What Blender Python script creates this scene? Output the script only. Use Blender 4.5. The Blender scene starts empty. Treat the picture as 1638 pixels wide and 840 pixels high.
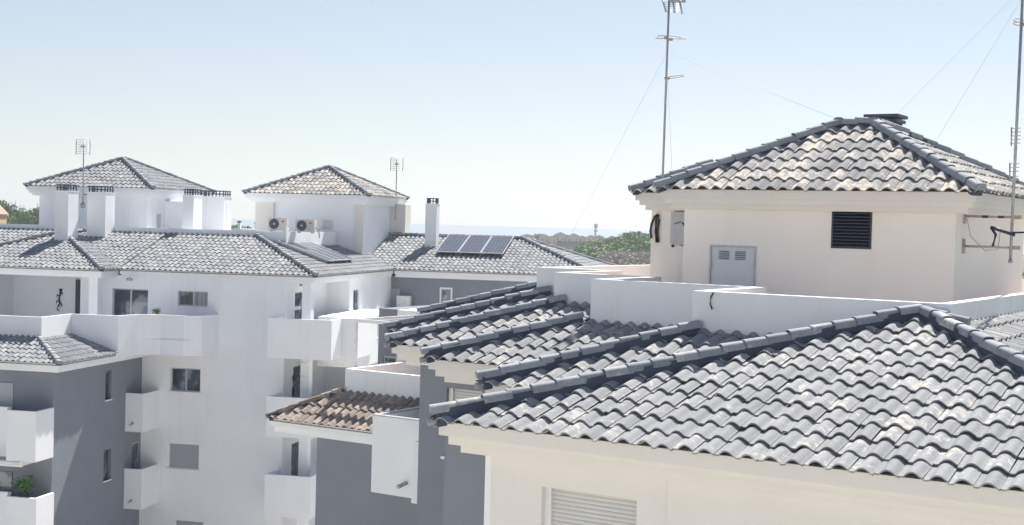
import bpy, bmesh, math, random
from mathutils import Vector, Matrix
random.seed(7)
SC = bpy.context.scene
COL = SC.collection
# ------------------------------------------------------------------ camera model (metres, camera at origin)
FPX = 2170.0; ROLL = math.atan(0.0268); PIT = math.atan(58.3/FPX)
cr, sr, cp, sp = math.cos(ROLL), math.sin(ROLL), math.cos(PIT), math.sin(PIT)
def ray(u, v):
    du, dv = u-819, v-420
    lx = du*cr+dv*sr; ld = -du*sr+dv*cr
    return lx, cp*FPX-ld*sp, -sp*FPX-ld*cp
def at(u, v, Y):
    x, y, z = ray(u, v); t = Y/y
    return Vector((x*t, Y, z*t))
class Frame:
    """building frame: a runs along the facade to the right, b away from the viewer"""
    def __init__(s, deg):
        s.c = math.cos(math.radians(deg)); s.s = math.sin(math.radians(deg)); s.deg = deg
    def w(s, a, b, z=0.0): return Vector((a*s.c+b*s.s, -a*s.s+b*s.c, z))
    def l(s, x, y): return x*s.c-y*s.s, x*s.s+y*s.c
    def onb(s, u, v, B):
        x, y, z = ray(u, v); a, b = s.l(x, y); t = B/b; return a*t, z*t
    def ona(s, u, v, A):
        x, y, z = ray(u, v); a, b = s.l(x, y); t = A/a; return b*t, z*t
    def onpb(s, u, v, z0, b0, k):
        x, y, z = ray(u, v); a, b = s.l(x, y); t = (z0-k*b0)/(z-k*b); return a*t, b*t
    def onpa(s, u, v, z0, a0, k):
        x, y, z = ray(u, v); a, b = s.l(x, y); t = (z0+k*a0)/(z+k*a); return a*t, b*t
N = Frame(32); L = Frame(12); W0 = Frame(0)
GROUND = -17.5
# ------------------------------------------------------------------ materials
def mat(name): 
    m = bpy.data.materials.new(name); m.use_nodes = True
    return m, m.node_tree.nodes, m.node_tree.links, m.node_tree.nodes['Principled BSDF']
def noise(n, l, scale, detail=4, rough=.55, dist=0, vec=None):
    t = n.new('ShaderNodeTexNoise'); t.inputs['Scale'].default_value = scale; t.inputs['Detail'].default_value = detail
    t.inputs['Roughness'].default_value = rough; t.inputs['Distortion'].default_value = dist
    if vec is not None: l.new(vec, t.inputs['Vector'])
    return t
def coords(n, l, scale=(1,1,1)):
    tc = n.new('ShaderNodeTexCoord'); mp = n.new('ShaderNodeMapping'); mp.inputs['Scale'].default_value = scale
    l.new(tc.outputs['Object'], mp.inputs['Vector']); return mp.outputs['Vector']
def ramp(n, l, src, stops):
    r = n.new('ShaderNodeValToRGB'); e = r.color_ramp.elements
    while len(e) < len(stops): e.new(.5)
    for i, (p, c) in enumerate(stops):
        e[i].position = p; e[i].color = (*c, 1) if len(c) == 3 else c
    l.new(src, r.inputs['Fac']); return r.outputs['Color']
def mixc(n, l, fac, a, b, mode='MIX'):
    m = n.new('ShaderNodeMix'); m.data_type = 'RGBA'; m.blend_type = mode
    for k, val in ((0, fac), (6, a), (7, b)):
        if isinstance(val, (int, float)): m.inputs[k].default_value = val
        elif isinstance(val, tuple): m.inputs[k].default_value = (*val, 1)
        else: l.new(val, m.inputs[k])
    return m.outputs[2]
def bump(n, l, src, bsdf, strength=.2, dist=.01):
    b = n.new('ShaderNodeBump'); b.inputs['Strength'].default_value = strength; b.inputs['Distance'].default_value = dist
    l.new(src, b.inputs['Height']); l.new(b.outputs['Normal'], bsdf.inputs['Normal'])
def plaster(name, c, dirt=.06, streak=.12, bumps=.25):
    m, n, l, p = mat(name)
    v = coords(n, l); vs = coords(n, l, (3.5, 3.5, .25))
    n1 = noise(n, l, .9, 5, .6, 0, v); n2 = noise(n, l, 1.0, 6, .65, 0, vs)
    c1 = ramp(n, l, n1.outputs['Fac'], [(.3, tuple(x*(1-dirt) for x in c)), (.7, c)])
    d = tuple(x*y for x, y in zip(c, (.80, .78, .74)))
    f = n.new('ShaderNodeMapRange'); f.inputs['From Min'].default_value = .55; f.inputs['From Max'].default_value = .85
    f.inputs['To Max'].default_value = streak*4; l.new(n2.outputs['Fac'], f.inputs['Value'])
    l.new(mixc(n, l, f.outputs['Result'], c1, d), p.inputs['Base Color'])
    p.inputs['Roughness'].default_value = .9; p.inputs['Specular IOR Level'].default_value = .15
    n3 = noise(n, l, 60, 4, .6, 0, v); bump(n, l, n3.outputs['Fac'], p, bumps, .006)
    return m
def simple(name, c, rough=.5, metal=0, var=.08, spec=.5):
    m, n, l, p = mat(name)
    t = noise(n, l, 7, 4, .6, 0, coords(n, l))
    l.new(ramp(n, l, t.outputs['Fac'], [(.3, tuple(x*(1-var) for x in c)), (.7, tuple(min(1, x*(1+var)) for x in c))]), p.inputs['Base Color'])
    p.inputs['Roughness'].default_value = rough; p.inputs['Metallic'].default_value = metal; p.inputs['Specular IOR Level'].default_value = spec
    return m
def tilemat(name, dark, light, patch, amount, rough=.82):
    m, n, l, p = mat(name)
    at_ = n.new('ShaderNodeAttribute'); at_.attribute_name = 'rand'
    v = coords(n, l)
    base = ramp(n, l, at_.outputs['Fac'], [(0, dark), (.5, tuple((a+b)/2 for a, b in zip(dark, light))), (1, light)])
    fine = noise(n, l, 26, 5, .7, 0, v)
    base = mixc(n, l, .22, base, ramp(n, l, fine.outputs['Fac'], [(.3, tuple(x*.55 for x in dark)), (.7, tuple(min(1, x*1.35) for x in light))]))
    n1 = noise(n, l, 7.5, 6, .68, .5, v); n2 = noise(n, l, .7, 3, .5, 0, v)
    def mth(op, a, b):
        q = n.new('ShaderNodeMath'); q.operation = op
        for i, x in enumerate((a, b)):
            if isinstance(x, (int, float)): q.inputs[i].default_value = x
            else: l.new(x, q.inputs[i])
        return q.outputs[0]
    s = mth('ADD', n1.outputs['Fac'], mth('MULTIPLY', mth('SUBTRACT', n2.outputs['Fac'], .5), .25))
    s = mth('ADD', s, mth('MULTIPLY', mth('SUBTRACT', at_.outputs['Fac'], .5), .16))
    r = n.new('ShaderNodeMapRange'); r.interpolation_type = 'SMOOTHSTEP'
    r.inputs['From Min'].default_value = amount; r.inputs['From Max'].default_value = amount+.09; r.inputs['To Max'].default_value = .6
    l.new(s, r.inputs['Value'])
    base = mixc(n, l, r.outputs['Result'], base, patch)
    n5 = noise(n, l, 2.2, 6, .7, .8, v); r5 = n.new('ShaderNodeMapRange'); r5.interpolation_type = 'SMOOTHSTEP'
    r5.inputs['From Min'].default_value = .52; r5.inputs['From Max'].default_value = .70; r5.inputs['To Max'].default_value = .22
    l.new(n5.outputs['Fac'], r5.inputs['Value']); base = mixc(n, l, r5.outputs['Result'], base, tuple(x*.6 for x in dark))
    # dark lichen specks
    n4 = noise(n, l, 42, 3, .6, 0, v); r4 = n.new('ShaderNodeMapRange')
    r4.inputs['From Min'].default_value = .64; r4.inputs['From Max'].default_value = .72; r4.inputs['To Max'].default_value = .45
    l.new(n4.outputs['Fac'], r4.inputs['Value'])
    l.new(mixc(n, l, r4.outputs['Result'], base, tuple(x*.35 for x in dark)), p.inputs['Base Color'])
    p.inputs['Roughness'].default_value = rough; p.inputs['Specular IOR Level'].default_value = .2
    bump(n, l, fine.outputs['Fac'], p, .25, .006)
    return m
M = {}
M['white'] = plaster('white_plaster', (.83, .84, .865), .05, .12, .06)
M['white_near'] = plaster('cream_white_plaster', (.75, .725, .68), .04, .05)
M['pink'] = plaster('bounce_tinted_plaster', (.87, .835, .80), .04, .08)  # white plaster with pink bounce from the terrace floor put into its colour
M['parapet'] = plaster('weathered_parapet_plaster', (.82, .83, .835), .07, .12)
M['grey'] = plaster('grey_plaster', (.235, .255, .295), .10, .14)
M['tile'] = tilemat('slate_grey_roof_tile', (.225, .233, .248), (.305, .313, .328), (.58, .54, .49), .57)
M['tile_far'] = tilemat('pale_grey_roof_tile', (.20, .21, .23), (.32, .33, .35), (.66, .58, .50), .63)
M['tile_tower'] = tilemat('sandy_grey_roof_tile', (.20, .205, .215), (.34, .34, .345), (.70, .60, .50), .52)
M['tile_brown'] = tilemat('brown_roof_tile', (.20, .17, .155), (.38, .32, .285), (.50, .42, .37), .53)
M['cap'] = tilemat('ridge_tile', (.22, .24, .27), (.36, .38, .41), (.60, .53, .46), .60)  # blue of the shaded cap sides mixed into the tile colour
M['mortar'] = plaster('shade_blue_mortar', (.085, .10, .14), .35, .2, .6)  # mortar darkened to slate blue, the shade below the caps put into its colour
M['underlay'] = plaster('pale_eave_mortar', (.42, .38, .34), .2, .1)
M['terracotta'] = simple('salmon_terrace_tiles', (.62, .48, .40), .8, 0, .12)
M['dark'] = simple('dark_recess', (.03, .035, .045), .6)
M['shadowroom'] = simple('dim_room', (.10, .11, .13), .8)
M['alu'] = simple('grey_aluminium', (.42, .44, .47), .4, .3)
M['whitemetal'] = simple('white_enamel', (.78, .78, .78), .35)
M['steel'] = simple('galvanised_steel', (.40, .41, .43), .45, .6, .2)
M['wire'] = simple('pale_wire', (.62, .64, .66), .6)
M['rust'] = simple('weathered_bracket', (.42, .36, .32), .7, .2, .3)
M['black'] = simple('black_rubber', (.02, .022, .027), .45)
M['capbrick'] = simple('dark_slate_chimney_cap', (.045, .06, .10), .6, 0, .2)
M['door'] = simple('pale_blue_grey_enamel', (.58, .63, .67), .45, 0, .03)
M['shutter'] = simple('pale_grey_shutter', (.56, .56, .55), .5, 0, .03)
M['shuttergrey'] = simple('blue_grey_shutter', (.36, .38, .41), .5, 0, .03)
M['louvre'] = simple('dark_blue_louvre', (.025, .032, .055), .45)
M['box'] = simple('light_grey_cabinet', (.50, .51, .52), .5, 0, .05)
M['red'] = simple('red_badge', (.60, .04, .09), .4)
M['casing'] = simple('cream_casing', (.60, .585, .56), .5)
M['curtain'] = simple('pale_curtain', (.50, .52, .54), .9)
M['peach'] = plaster('peach_plaster', (.66, .50, .38)); M['orange'] = plaster('orange_plaster', (.62, .45, .30))
M['farroof'] = simple('blue_grey_far_roof', (.065, .09, .12), .95, 0, .2, .1)
M['redroof'] = simple('terracotta_roof', (.45, .27, .21), .8, 0, .2)
M['plantpot'] = simple('dark_pot', (.06, .055, .05), .7)
def glassmat():
    m, n, l, p = mat('window_glass')
    t = noise(n, l, 1.3, 3, .5, .4, coords(n, l))
    l.new(ramp(n, l, t.outputs['Fac'], [(.40, (.03, .045, .065)), (.52, (.07, .09, .12)), (.60, (.22, .25, .28))]), p.inputs['Base Color'])  # pale blotches are reflections and curtains painted into the glass colour
    p.inputs['Roughness'].default_value = .06; p.inputs['Specular IOR Level'].default_value = .8; return m
M['glass'] = glassmat()
def curtainglass():
    m, n, l, p = mat('glass_over_sheer_curtain')
    t = noise(n, l, 1.0, 3, .5, .2, coords(n, l, (9, 9, .6)))
    l.new(ramp(n, l, t.outputs['Fac'], [(.35, (.16, .19, .22)), (.65, (.34, .37, .40))]), p.inputs['Base Color'])
    p.inputs['Roughness'].default_value = .08; p.inputs['Specular IOR Level'].default_value = .8; return m
M['glass_curtain'] = curtainglass()
def solarmat():
    m, n, l, p = mat('solar_cells'); tc = n.new('ShaderNodeUVMap')
    b = n.new('ShaderNodeTexBrick'); b.offset = 0; b.inputs['Scale'].default_value = 1
    b.inputs['Brick Width'].default_value = 1/6; b.inputs['Row Height'].default_value = .1; b.inputs['Mortar Size'].default_value = .006
    b.inputs['Color1'].default_value = (.05, .06, .085, 1); b.inputs['Color2'].default_value = (.06, .07, .095, 1); b.inputs['Mortar'].default_value = (.17, .19, .22, 1)
    l.new(tc.outputs['UV'], b.inputs['Vector']); l.new(b.outputs['Color'], p.inputs['Base Color'])
    p.inputs['Roughness'].default_value = .22; return m
M['solar'] = solarmat()
def leafmat(name, c1, c2):
    m, n, l, p = mat(name); a = n.new('ShaderNodeAttribute'); a.attribute_name = 'rand'
    l.new(ramp(n, l, a.outputs['Fac'], [(0, c1), (1, c2)]), p.inputs['Base Color'])
    p.inputs['Roughness'].default_value = .75; p.inputs['Specular IOR Level'].default_value = .2
    return m
M['pine'] = leafmat('pine_foliage', (.015, .065, .018), (.13, .26, .06))
M['olive'] = leafmat('olive_foliage', (.05, .11, .03), (.21, .31, .10))
M['scrub'] = leafmat('dry_scrub', (.24, .21, .20), (.42, .37, .35))
M['bark'] = simple('bark', (.11, .08, .06), .9)
# ------------------------------------------------------------------ mesh builder
class MB:
    def __init__(s): s.v = []; s.f = []; s.sm = []; s.r = []; s.uv = {}
    def add(s, vs, fs, smooth=False, r=.5):
        o = len(s.v); s.v += [Vector(x) for x in vs]
        for f in fs: s.f.append([o+i for i in f]); s.sm.append(smooth); s.r.append(r)
    def quad(s, a, b, c, d, smooth=False, r=.5): s.add([a, b, c, d], [(0, 1, 2, 3)], smooth, r)
    def box(s, F, a0, a1, b0, b1, z0, z1, r=.5):
        P = [F.w(a, b, z) for z in (z0, z1) for a, b in ((a0, b0), (a1, b0), (a1, b1), (a0, b1))]
        s.add(P, [(3, 2, 1, 0), (4, 5, 6, 7), (0, 1, 5, 4), (1, 2, 6, 5), (2, 3, 7, 6), (3, 0, 4, 7)], False, r)
    def prism(s, F, poly, z0, z1):
        n = len(poly)
        s.add([F.w(a, b, z0) for a, b in poly]+[F.w(a, b, z1) for a, b in poly],
              [tuple(reversed(range(n))), tuple(range(n, 2*n))]+[(i, (i+1) % n, n+(i+1) % n, n+i) for i in range(n)])
    def tube(s, pts, rad, seg=8, r1=None, caps=True, smooth=True, r=.5):
        pts = [Vector(p) for p in pts]; n = len(pts); rings = []
        for i, p in enumerate(pts):
            d = (pts[min(i+1, n-1)]-pts[max(i-1, 0)]).normalized()
            x = d.cross(Vector((0, 0, 1)))
            if x.length < .05: x = d.cross(Vector((0, 1, 0)))
            x.normalize(); y = d.cross(x)
            rr = rad if r1 is None else rad+(r1-rad)*i/(n-1)
            rings.append([p+x*math.cos(2*math.pi*k/seg)*rr+y*math.sin(2*math.pi*k/seg)*rr for k in range(seg)])
        vs = [q for rg in rings for q in rg]; fs = []
        for i in range(n-1):
            for k in range(seg): fs.append((i*seg+k, (i*seg+(k+1) % seg), (i+1)*seg+(k+1) % seg, (i+1)*seg+k))
        if caps: fs += [tuple(reversed(range(seg))), tuple((n-1)*seg+k for k in range(seg))]
        s.add(vs, fs, smooth, r)
    def disc(s, c, nrm, rad, th, seg=18):
        nrm = Vector(nrm).normalized(); s.tube([Vector(c), Vector(c)+nrm*th], rad, seg, None, True, False)
    def build(s, name, m, parent=None, base=None, fixn=False):
        me = bpy.data.meshes.new(name)
        if parent is not None:
            q = parent
            while q.parent: q = q.parent
            base = q.location.copy()
        base = Vector(base) if base is not None else Vector((0, 0, 0))
        me.from_pydata([tuple(x-base) for x in s.v], [], s.f)
        me.polygons.foreach_set('use_smooth', s.sm)
        at_ = me.attributes.new('rand', 'FLOAT', 'FACE'); at_.data.foreach_set('value', s.r)
        if fixn:
            bm = bmesh.new(); bm.from_mesh(me); bmesh.ops.recalc_face_normals(bm, faces=bm.faces); bm.to_mesh(me); bm.free()
        me.materials.append(m); me.validate(); me.update()
        o = bpy.data.objects.new(name, me); COL.objects.link(o)
        if parent is not None: o.parent = parent
        else: o.location = base
        return o
def tag(o, label, cat, group=None):
    o['label'] = label; o['category'] = cat
    if group: o['group'] = group
    return o
def thing(name, label, cat, loc, group=None):
    o = bpy.data.objects.new(name, None); COL.objects.link(o); o.location = loc; o.empty_display_size = .3
    return tag(o, label, cat, group)
def structure(o): o['kind'] = 'structure'; return o
def offset_poly(poly, d):
    """inset (d>0) of a counter-clockwise polygon"""
    n = len(poly); out = []
    for i in range(n):
        p0, p1, p2 = Vector(poly[i-1]), Vector(poly[i]), Vector(poly[(i+1) % n])
        d1 = (p1-p0).normalized(); d2 = (p2-p1).normalized()
        n1 = Vector((-d1.y, d1.x)); n2 = Vector((-d2.y, d2.x))
        den = 1+n1.dot(n2); q = p1+(n1+n2)*(d/den) if den > .05 else p1+n1*d
        out.append((q.x, q.y))
    return out
# ---- walls with openings
def wall_ring(mb, F, poly, z0, z1, holes=None, closed=True, top=True):
    """poly counter-clockwise seen from above -> outward walls; holes[i] = [(s0,s1,za,zb,depth)] on edge i"""
    holes = holes or {}; n = len(poly)
    for i in range(n if closed else n-1):
        p0, p1 = Vector(poly[i]), Vector(poly[(i+1) % n]); d = p1-p0; ln = d.length; d.normalize(); nn = Vector((-d.y, d.x))
        def P(s, z, dep=0):
            q = p0+d*s+nn*dep; return F.w(q.x, q.y, z)
        hs = holes.get(i, [])
        S = sorted({0, ln, *[h[0] for h in hs], *[h[1] for h in hs]}); Z = sorted({z0, z1, *[h[2] for h in hs], *[h[3] for h in hs]})
        for a, b in zip(S, S[1:]):
            for c, e in zip(Z, Z[1:]):
                ms, mz = (a+b)/2, (c+e)/2
                if any(h[0] < ms < h[1] and h[2] < mz < h[3] for h in hs): continue
                mb.quad(P(a, c), P(b, c), P(b, e), P(a, e))
        for s0, s1, za, zb, dep in hs:
            mb.quad(P(s0, za), P(s1, za), P(s1, za, dep), P(s0, za, dep)); mb.quad(P(s0, zb, dep), P(s1, zb, dep), P(s1, zb), P(s0, zb))
            mb.quad(P(s0, za), P(s0, za, dep), P(s0, zb, dep), P(s0, zb)); mb.quad(P(s1, za, dep), P(s1, za), P(s1, zb), P(s1, zb, dep))
    if top: mb.add([F.w(a, b, z1) for a, b in poly], [tuple(range(n))])
class Wall:
    """coordinates on one wall face: p0->p1 counter-clockwise, s along it, dep into the wall"""
    def __init__(s, F, p0, p1):
        s.F = F; s.p0 = Vector(p0); s.d = (Vector(p1)-s.p0).normalized(); s.n = Vector((-s.d.y, s.d.x))
    def P(s, t, z, dep=0):
        q = s.p0+s.d*t+s.n*dep; return s.F.w(q.x, q.y, z)
    def box(s, mb, s0, s1, z0, z1, d0, d1, r=.5):
        P = [s.P(a, z, d) for z in (z0, z1) for a, d in ((s0, d0), (s1, d0), (s1, d1), (s0, d1))]
        mb.add(P, [(3, 2, 1, 0), (4, 5, 6, 7), (0, 1, 5, 4), (1, 2, 6, 5), (2, 3, 7, 6), (3, 0, 4, 7)], False, r)
def slat_sheet(mb, w, s0, s1, z0, z1, dep, pitch=.05):
    n = max(3, int((z1-z0)/pitch)); h = (z1-z0)/n
    for i in range(n):
        z = z0+i*h; pr = [(z, dep), (z+h*.12, dep-.006), (z+h*.5, dep-.012), (z+h*.88, dep-.006), (z+h, dep)]
        for (za, da), (zb, db) in zip(pr, pr[1:]): mb.quad(w.P(s0, za, da), w.P(s1, za, da), w.P(s1, zb, db), w.P(s0, zb, db))
def window(parent, w, s0, s1, z0, z1, dep, kind, name='window', label=None, sill=True):
    f = MB(); t = .05
    g = MB()
    if kind in ('slide', 'door', 'single'):
        for q in ((s0, s1, z0, z0+t), (s0, s1, z1-t, z1), (s0, s0+t, z0+t, z1-t), (s1-t, s1, z0+t, z1-t)): w.box(f, *q, dep-.06, dep)
        if kind != 'single':
            m = (s0+s1)/2; w.box(f, m-.035, m+.035, z0+t, z1-t, dep-.05, dep)
        o = f.build(name, M['alu'], parent); m = (s0+s1)/2
        cur = random.random() < .6
        if kind == 'single': w.box(g, s0+t*.5, s1-t*.5, z0+t*.5, z1-t*.5, dep-.02, dep+.01); g.build('pane', M['glass'], o)
        else:
            w.box(g, s0+t*.5, m, z0+t*.5, z1-t*.5, dep-.02, dep+.01); g.build('pane', M['glass'], o)
            g = MB(); w.box(g, m+.001, s1-t*.5, z0+t*.5, z1-t*.5, dep-.024, dep+.01); g.build('pane', M['glass_curtain'] if cur else M['glass'], o)
    elif kind in ('shutter', 'shuttergrey'):
        w.box(f, s0, s0+.08, z0, z1, dep-.06, dep); w.box(f, s1-.04, s1, z0, z1, dep-.06, dep)
        w.box(f, s0+.08, s1-.04, z0, z0+.04, dep-.05, dep)
        slat_sheet(g, w, s0+.08, s1-.04, z0+.04, z1, dep-.01)
        o = f.build(name, M['whitemetal'], parent); g.build('roller_shutter', M['shutter' if kind == 'shutter' else 'shuttergrey'], o)
    elif kind == 'slit':
        w.box(f, s0, s1, z0, z1, dep-.01, dep+.02); o = f.build(name, M['glass'], parent)
        e = MB(); w.box(e, s0-.02, s1+.02, z0-.05, z0, -.03, dep-.02); e.build('sill', M['white'], o); return o
    if sill:
        e = MB(); w.box(e, s0-.06, s1+.06, z0-.05, z0-.002, -.05, dep-.06); e.build('sill', M['white'], o)
    if label: o['label'] = label
    return o
# ---- tiled slopes
PITCH = .245; ROW = .36
def clip(polyc, halfs): return polyc
def tile_slope(F, e0, es, up, ze, k, srange, trange, halfs, parent, m, seg=9, name='tiled_slope', pitch=PITCH, row=ROW):
    """halfs: (na, nb, c) keep na*a+nb*b <= c"""
    mb = MB(); hgt = .057; es = Vector(es); up = Vector(up); e0 = Vector(e0)
    prof = [(0, -.02), (.07, -.10), (.17, -.09)]
    for i in range(seg+1):
        x = i/seg
        prof.append((.23+x*.72, -.04+1.04*math.sin(math.pi*min(x, .965))**.85 if 0 < x else -.04))
    prof.append((1.003, .03))
    sl = math.sqrt(1+k*k); upn = Vector((-k, 1/1)).normalized()
    S0 = int(math.floor(srange[0]/pitch)); S1 = int(math.ceil(srange[1]/pitch))
    T1 = int(math.ceil(trange[1]/row))
    for j in range(S0, S1):
        for i in range(0, T1):
            s0 = j*pitch; t0 = i*row
            cs = [e0+es*(s0+ds)+up*(t0+dt) for ds in (0, pitch) for dt in (0, row)]
            if any(all(na*c.x+nb*c.y > cc+.05 for c in cs) for na, nb, cc in halfs): continue
            js = random.uniform(-.006, .006); jt = random.uniform(-.02, .02); jz = random.uniform(-.002, .008); tilt = random.uniform(-.018, .018); tw = random.uniform(-.010, .010)
            r = random.random(); th = .019
            def pt(x, h, tau, drop=0, back=0):
                t = t0+jt*(1-tau)+tau*row*1.14+back; s = s0+js+x*pitch+tw*(tau)
                hh = h*hgt*(1 if tau < .5 else .93)+.031*(1-tau)+jz+tilt*(x-.5)-drop
                q = e0+es*s+up*t
                # displace along the roof normal
                q = q-up*(hh*k/sl); return F.w(q.x, q.y, ze+k*t+hh/sl)
            lo = [pt(x, h, 0) for x, h in prof]; hi = [pt(x, h, 1) for x, h in prof]
            n = len(prof)
            mb.add(lo+hi, [(a, a+1, n+a+1, n+a) for a in range(n-1)], True, r)
            lo2 = [pt(x, h, 0, th) for x, h in prof]; bk = [pt(x, h, 0, th, .10) for x, h in prof]
            mb.add(lo+lo2, [(a+1, a, n+a, n+a+1) for a in range(n-1)], False, r)
            mb.add(lo2+bk, [(a+1, a, n+a, n+a+1) for a in range(n-1)], True, r)
    if not mb.f: return None
    q = parent
    while q.parent: q = q.parent
    base = q.location.copy()
    o = mb.build(name, m, parent)
    bm = bmesh.new(); bm.from_mesh(o.data)
    for na, nb, cc in halfs:
        # plane through a point with world normal
        ln2 = na*na+nb*nb; pa, pb = na*cc/ln2, nb*cc/ln2
        co = F.w(pa, pb, 0)-base; no = F.w(na, nb, 0).normalized()
        bmesh.ops.bisect_plane(bm, geom=bm.verts[:]+bm.edges[:]+bm.faces[:], plane_co=co, plane_no=no, clear_outer=True, dist=1e-5)
    bm.to_mesh(o.data); bm.free()
    return o
def hips(parent, F, lines, capm=None, name='ridge_tiles', rad=.092, low=.155):
    """lines: ((a,b,z),(a,b,z)) low end first. mortar bed with overlapping half-round tiles on it"""
    cm = MB(); mm = MB()
    for p, q in lines:
        A = F.w(*p); B = F.w(*q); d = B-A; ln = d.length; d.normalize()
        side = Vector((d.y, -d.x, 0)).normalized(); upv = side.cross(d).normalized()
        if upv.z < 0: upv = -upv
        h = low
        ws = .088; wt = .078
        vs = []
        for t in (0.02, ln-.01):
            c = A+d*t
            vs += [c-side*ws-upv*.05, c+side*ws-upv*.05, c+side*wt+upv*h, c-side*wt+upv*h]
        mm.add(vs, [(0, 1, 2, 3), (5, 4, 7, 6), (0, 4, 5, 1), (1, 5, 6, 2), (2, 6, 7, 3), (3, 7, 4, 0)])
        n = max(1, round(ln/.31)); step = ln/n
        for i in range(n):
            t0 = i*step-random.uniform(.0, .012)-(.03 if i == 0 else 0); t1 = (i+1)*step+.05
            if i == n-1: t1 = ln+.02
            rr = random.random(); jl = random.uniform(-.011, .011); jh = random.uniform(-.007, .007); jr = random.uniform(-.012, .012)
            rings = []
            for t, rad_, lift, jx in ((t0, rad*.97, .014, jl+jr), (t1, rad*.87, -.004, jl-jr)):
                c = A+d*t+upv*(h-.01+lift+jh)+side*jx
                ring = [c-side*rad_-upv*.045]
                ring += [c-side*rad_*math.copysign(abs(math.cos(math.pi*x/8))**.62, math.cos(math.pi*x/8))+upv*(rad_*.80*math.sin(math.pi*x/8)**.8-.01) for x in range(9)]
                ring += [c+side*rad_-upv*.045]
                rings.append(ring)
            m_ = len(rings[0])
            cm.add(rings[0]+rings[1], [(x+1, x, m_+x, m_+x+1) for x in range(m_-1)], True, rr)
            inn = [v+(A+d*t0+upv*(h-.04)-v).normalized()*.016 for v in rings[0]]
            cm.add(rings[0]+inn, [(x, x+1, m_+x+1, m_+x) for x in range(m_-1)], False, rr)
            if i == 0: cm.add(rings[0], [tuple(range(m_))], False, rr*.5)
    o = cm.build(name, capm or M['cap'], parent, fixn=False)
    mm.build('mortar_bed', M['mortar'], parent if parent.parent else o, fixn=True)
    return o
def cornice(parent, F, poly, ztop, steps, m, name='cornice'):
    mb = MB(); z = ztop
    for ins, h in steps:
        mb.prism(F, offset_poly(poly, ins), z-h, z); z -= h
    return mb.build(name, m, parent, fixn=True)
def parapet(parent, F, path, z0, z1, th, m, name='parapet', cap=None, left=True):
    """open path; thickness to the left of travel"""
    mb = MB(); n = len(path); inner = []
    sgn = 1 if left else -1
    for i in range(n):
        p = Vector(path[i]); nn = []
        if i > 0: d = (p-Vector(path[i-1])).normalized(); nn.append(Vector((-d.y, d.x))*sgn)
        if i < n-1: d = (Vector(path[i+1])-p).normalized(); nn.append(Vector((-d.y, d.x))*sgn)
        if len(nn) == 1: q = p+nn[0]*th
        else: q = p+(nn[0]+nn[1])*(th/(1+nn[0].dot(nn[1])))
        inner.append(q)
    def ring(p, q, za, zb):
        return [F.w(p[0], p[1], za), F.w(q.x, q.y, za), F.w(q.x, q.y, zb), F.w(p[0], p[1], zb)]
    vs = []; fs = []
    for p, q in zip(path, inner): vs += ring(p, q, z0, z1)
    for i in range(n-1):
        for k in range(4): fs.append((i*4+k, i*4+(k+1) % 4, (i+1)*4+(k+1) % 4, (i+1)*4+k))
    fs += [(3, 2, 1, 0), tuple((n-1)*4+k for k in range(4))]
    mb.add(vs, fs); return mb.build(name, m, parent, fixn=True)
def chimney(parent, F, a0, a1, b0, b1, z0, z1, m, capr=.0):
    mb = MB(); mb.box(F, a0, a1, b0, b1, z0, z1); mb.box(F, a0-.02, a1+.02, b0-.02, b1+.02, z1, z1+.03)
    c = mb.build('chimney', m, parent)
    g = MB(); z = z1+.03; e = -.05
    A0, A1, B0, B1 = a0-e, a1+e, b0-e, b1+e
    for lvl in range(2):
        na = max(3, round((A1-A0)/.2)); nb = max(2, round((B1-B0)/.28)); w = .045
        for i in range(na+1):
            x = A0+(A1-A0-w)*i/na
            g.box(F, x, x+w, B0, B0+w, z, z+.10); (g.box(F, x, x+w, B1-w, B1, z, z+.10) if i in (0, na) else None)
        for i in range(1, nb):
            y = B0+(B1-B0-w)*i/nb
            g.box(F, A0, A0+w, y, y+w, z, z+.10); g.box(F, A1-w, A1, y, y+w, z, z+.10)
        z += .10
        g.box(F, A0-.02, A1+.02, B0-.02, B0+.04, z, z+.04); g.box(F, A0-.02, A1+.02, B1-.04, B1+.02, z, z+.04)
        g.box(F, A0-.02, A0+.04, B0+.04, B1-.04, z, z+.04); g.box(F, A1-.04, A1+.02, B0+.04, B1-.04, z, z+.04); z += .04
    g.build('chimney_cap', M['capbrick'], c)
    return c
def balcony(parent, F, path, z0, z1, th=.12, floor=None, m=None, label=None):
    mb = MB()
    o = parapet(parent, F, path, z0, z1, th, m or M['white'], 'balcony')
    if floor:
        ar = sum(floor[i][0]*floor[(i+1) % len(floor)][1]-floor[(i+1) % len(floor)][0]*floor[i][1] for i in range(len(floor)))
        if ar < 0: floor = list(reversed(floor))
        f = MB(); f.prism(F, offset_poly(floor, .03), z0+.006, z0+.22); f.build('floor_slab', m or M['white'], o, fixn=True)
    if label: o['label'] = label
    return o
def spout(parent, F, a, b, z, da=0, db=-.25, r=.035):
    mb = MB(); mb.tube([F.w(a, b, z), F.w(a+da, b+db, z-.03)], r, 10); mb.disc(F.w(a, b, z)-Vector((0, 0, 0)), F.w(da, db, 0), r*1.6, .02, 12)
    return mb.build('drain_spout', M['steel'], parent, fixn=True)
# ================================================================== NEAR BUILDING (frame N)
G = thing('apartment_block', 'nearest white apartment block with stepped grey tiled roofs and a rooftop tower', 'building', N.w(-8, 20, GROUND))
EV = [(-.29, 13.38), (-.29, 36), (-19.54, 36), (-19.54, 27.03), (-16.95, 27.03), (-16.95, 22.29), (-15.18, 22.29), (-15.18, 20.03),
      (-13.10, 20.03), (-13.10, 18.29), (-10.27, 18.29), (-10.27, 15.68), (-9.43, 15.68), (-9.43, 13.38)]
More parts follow.
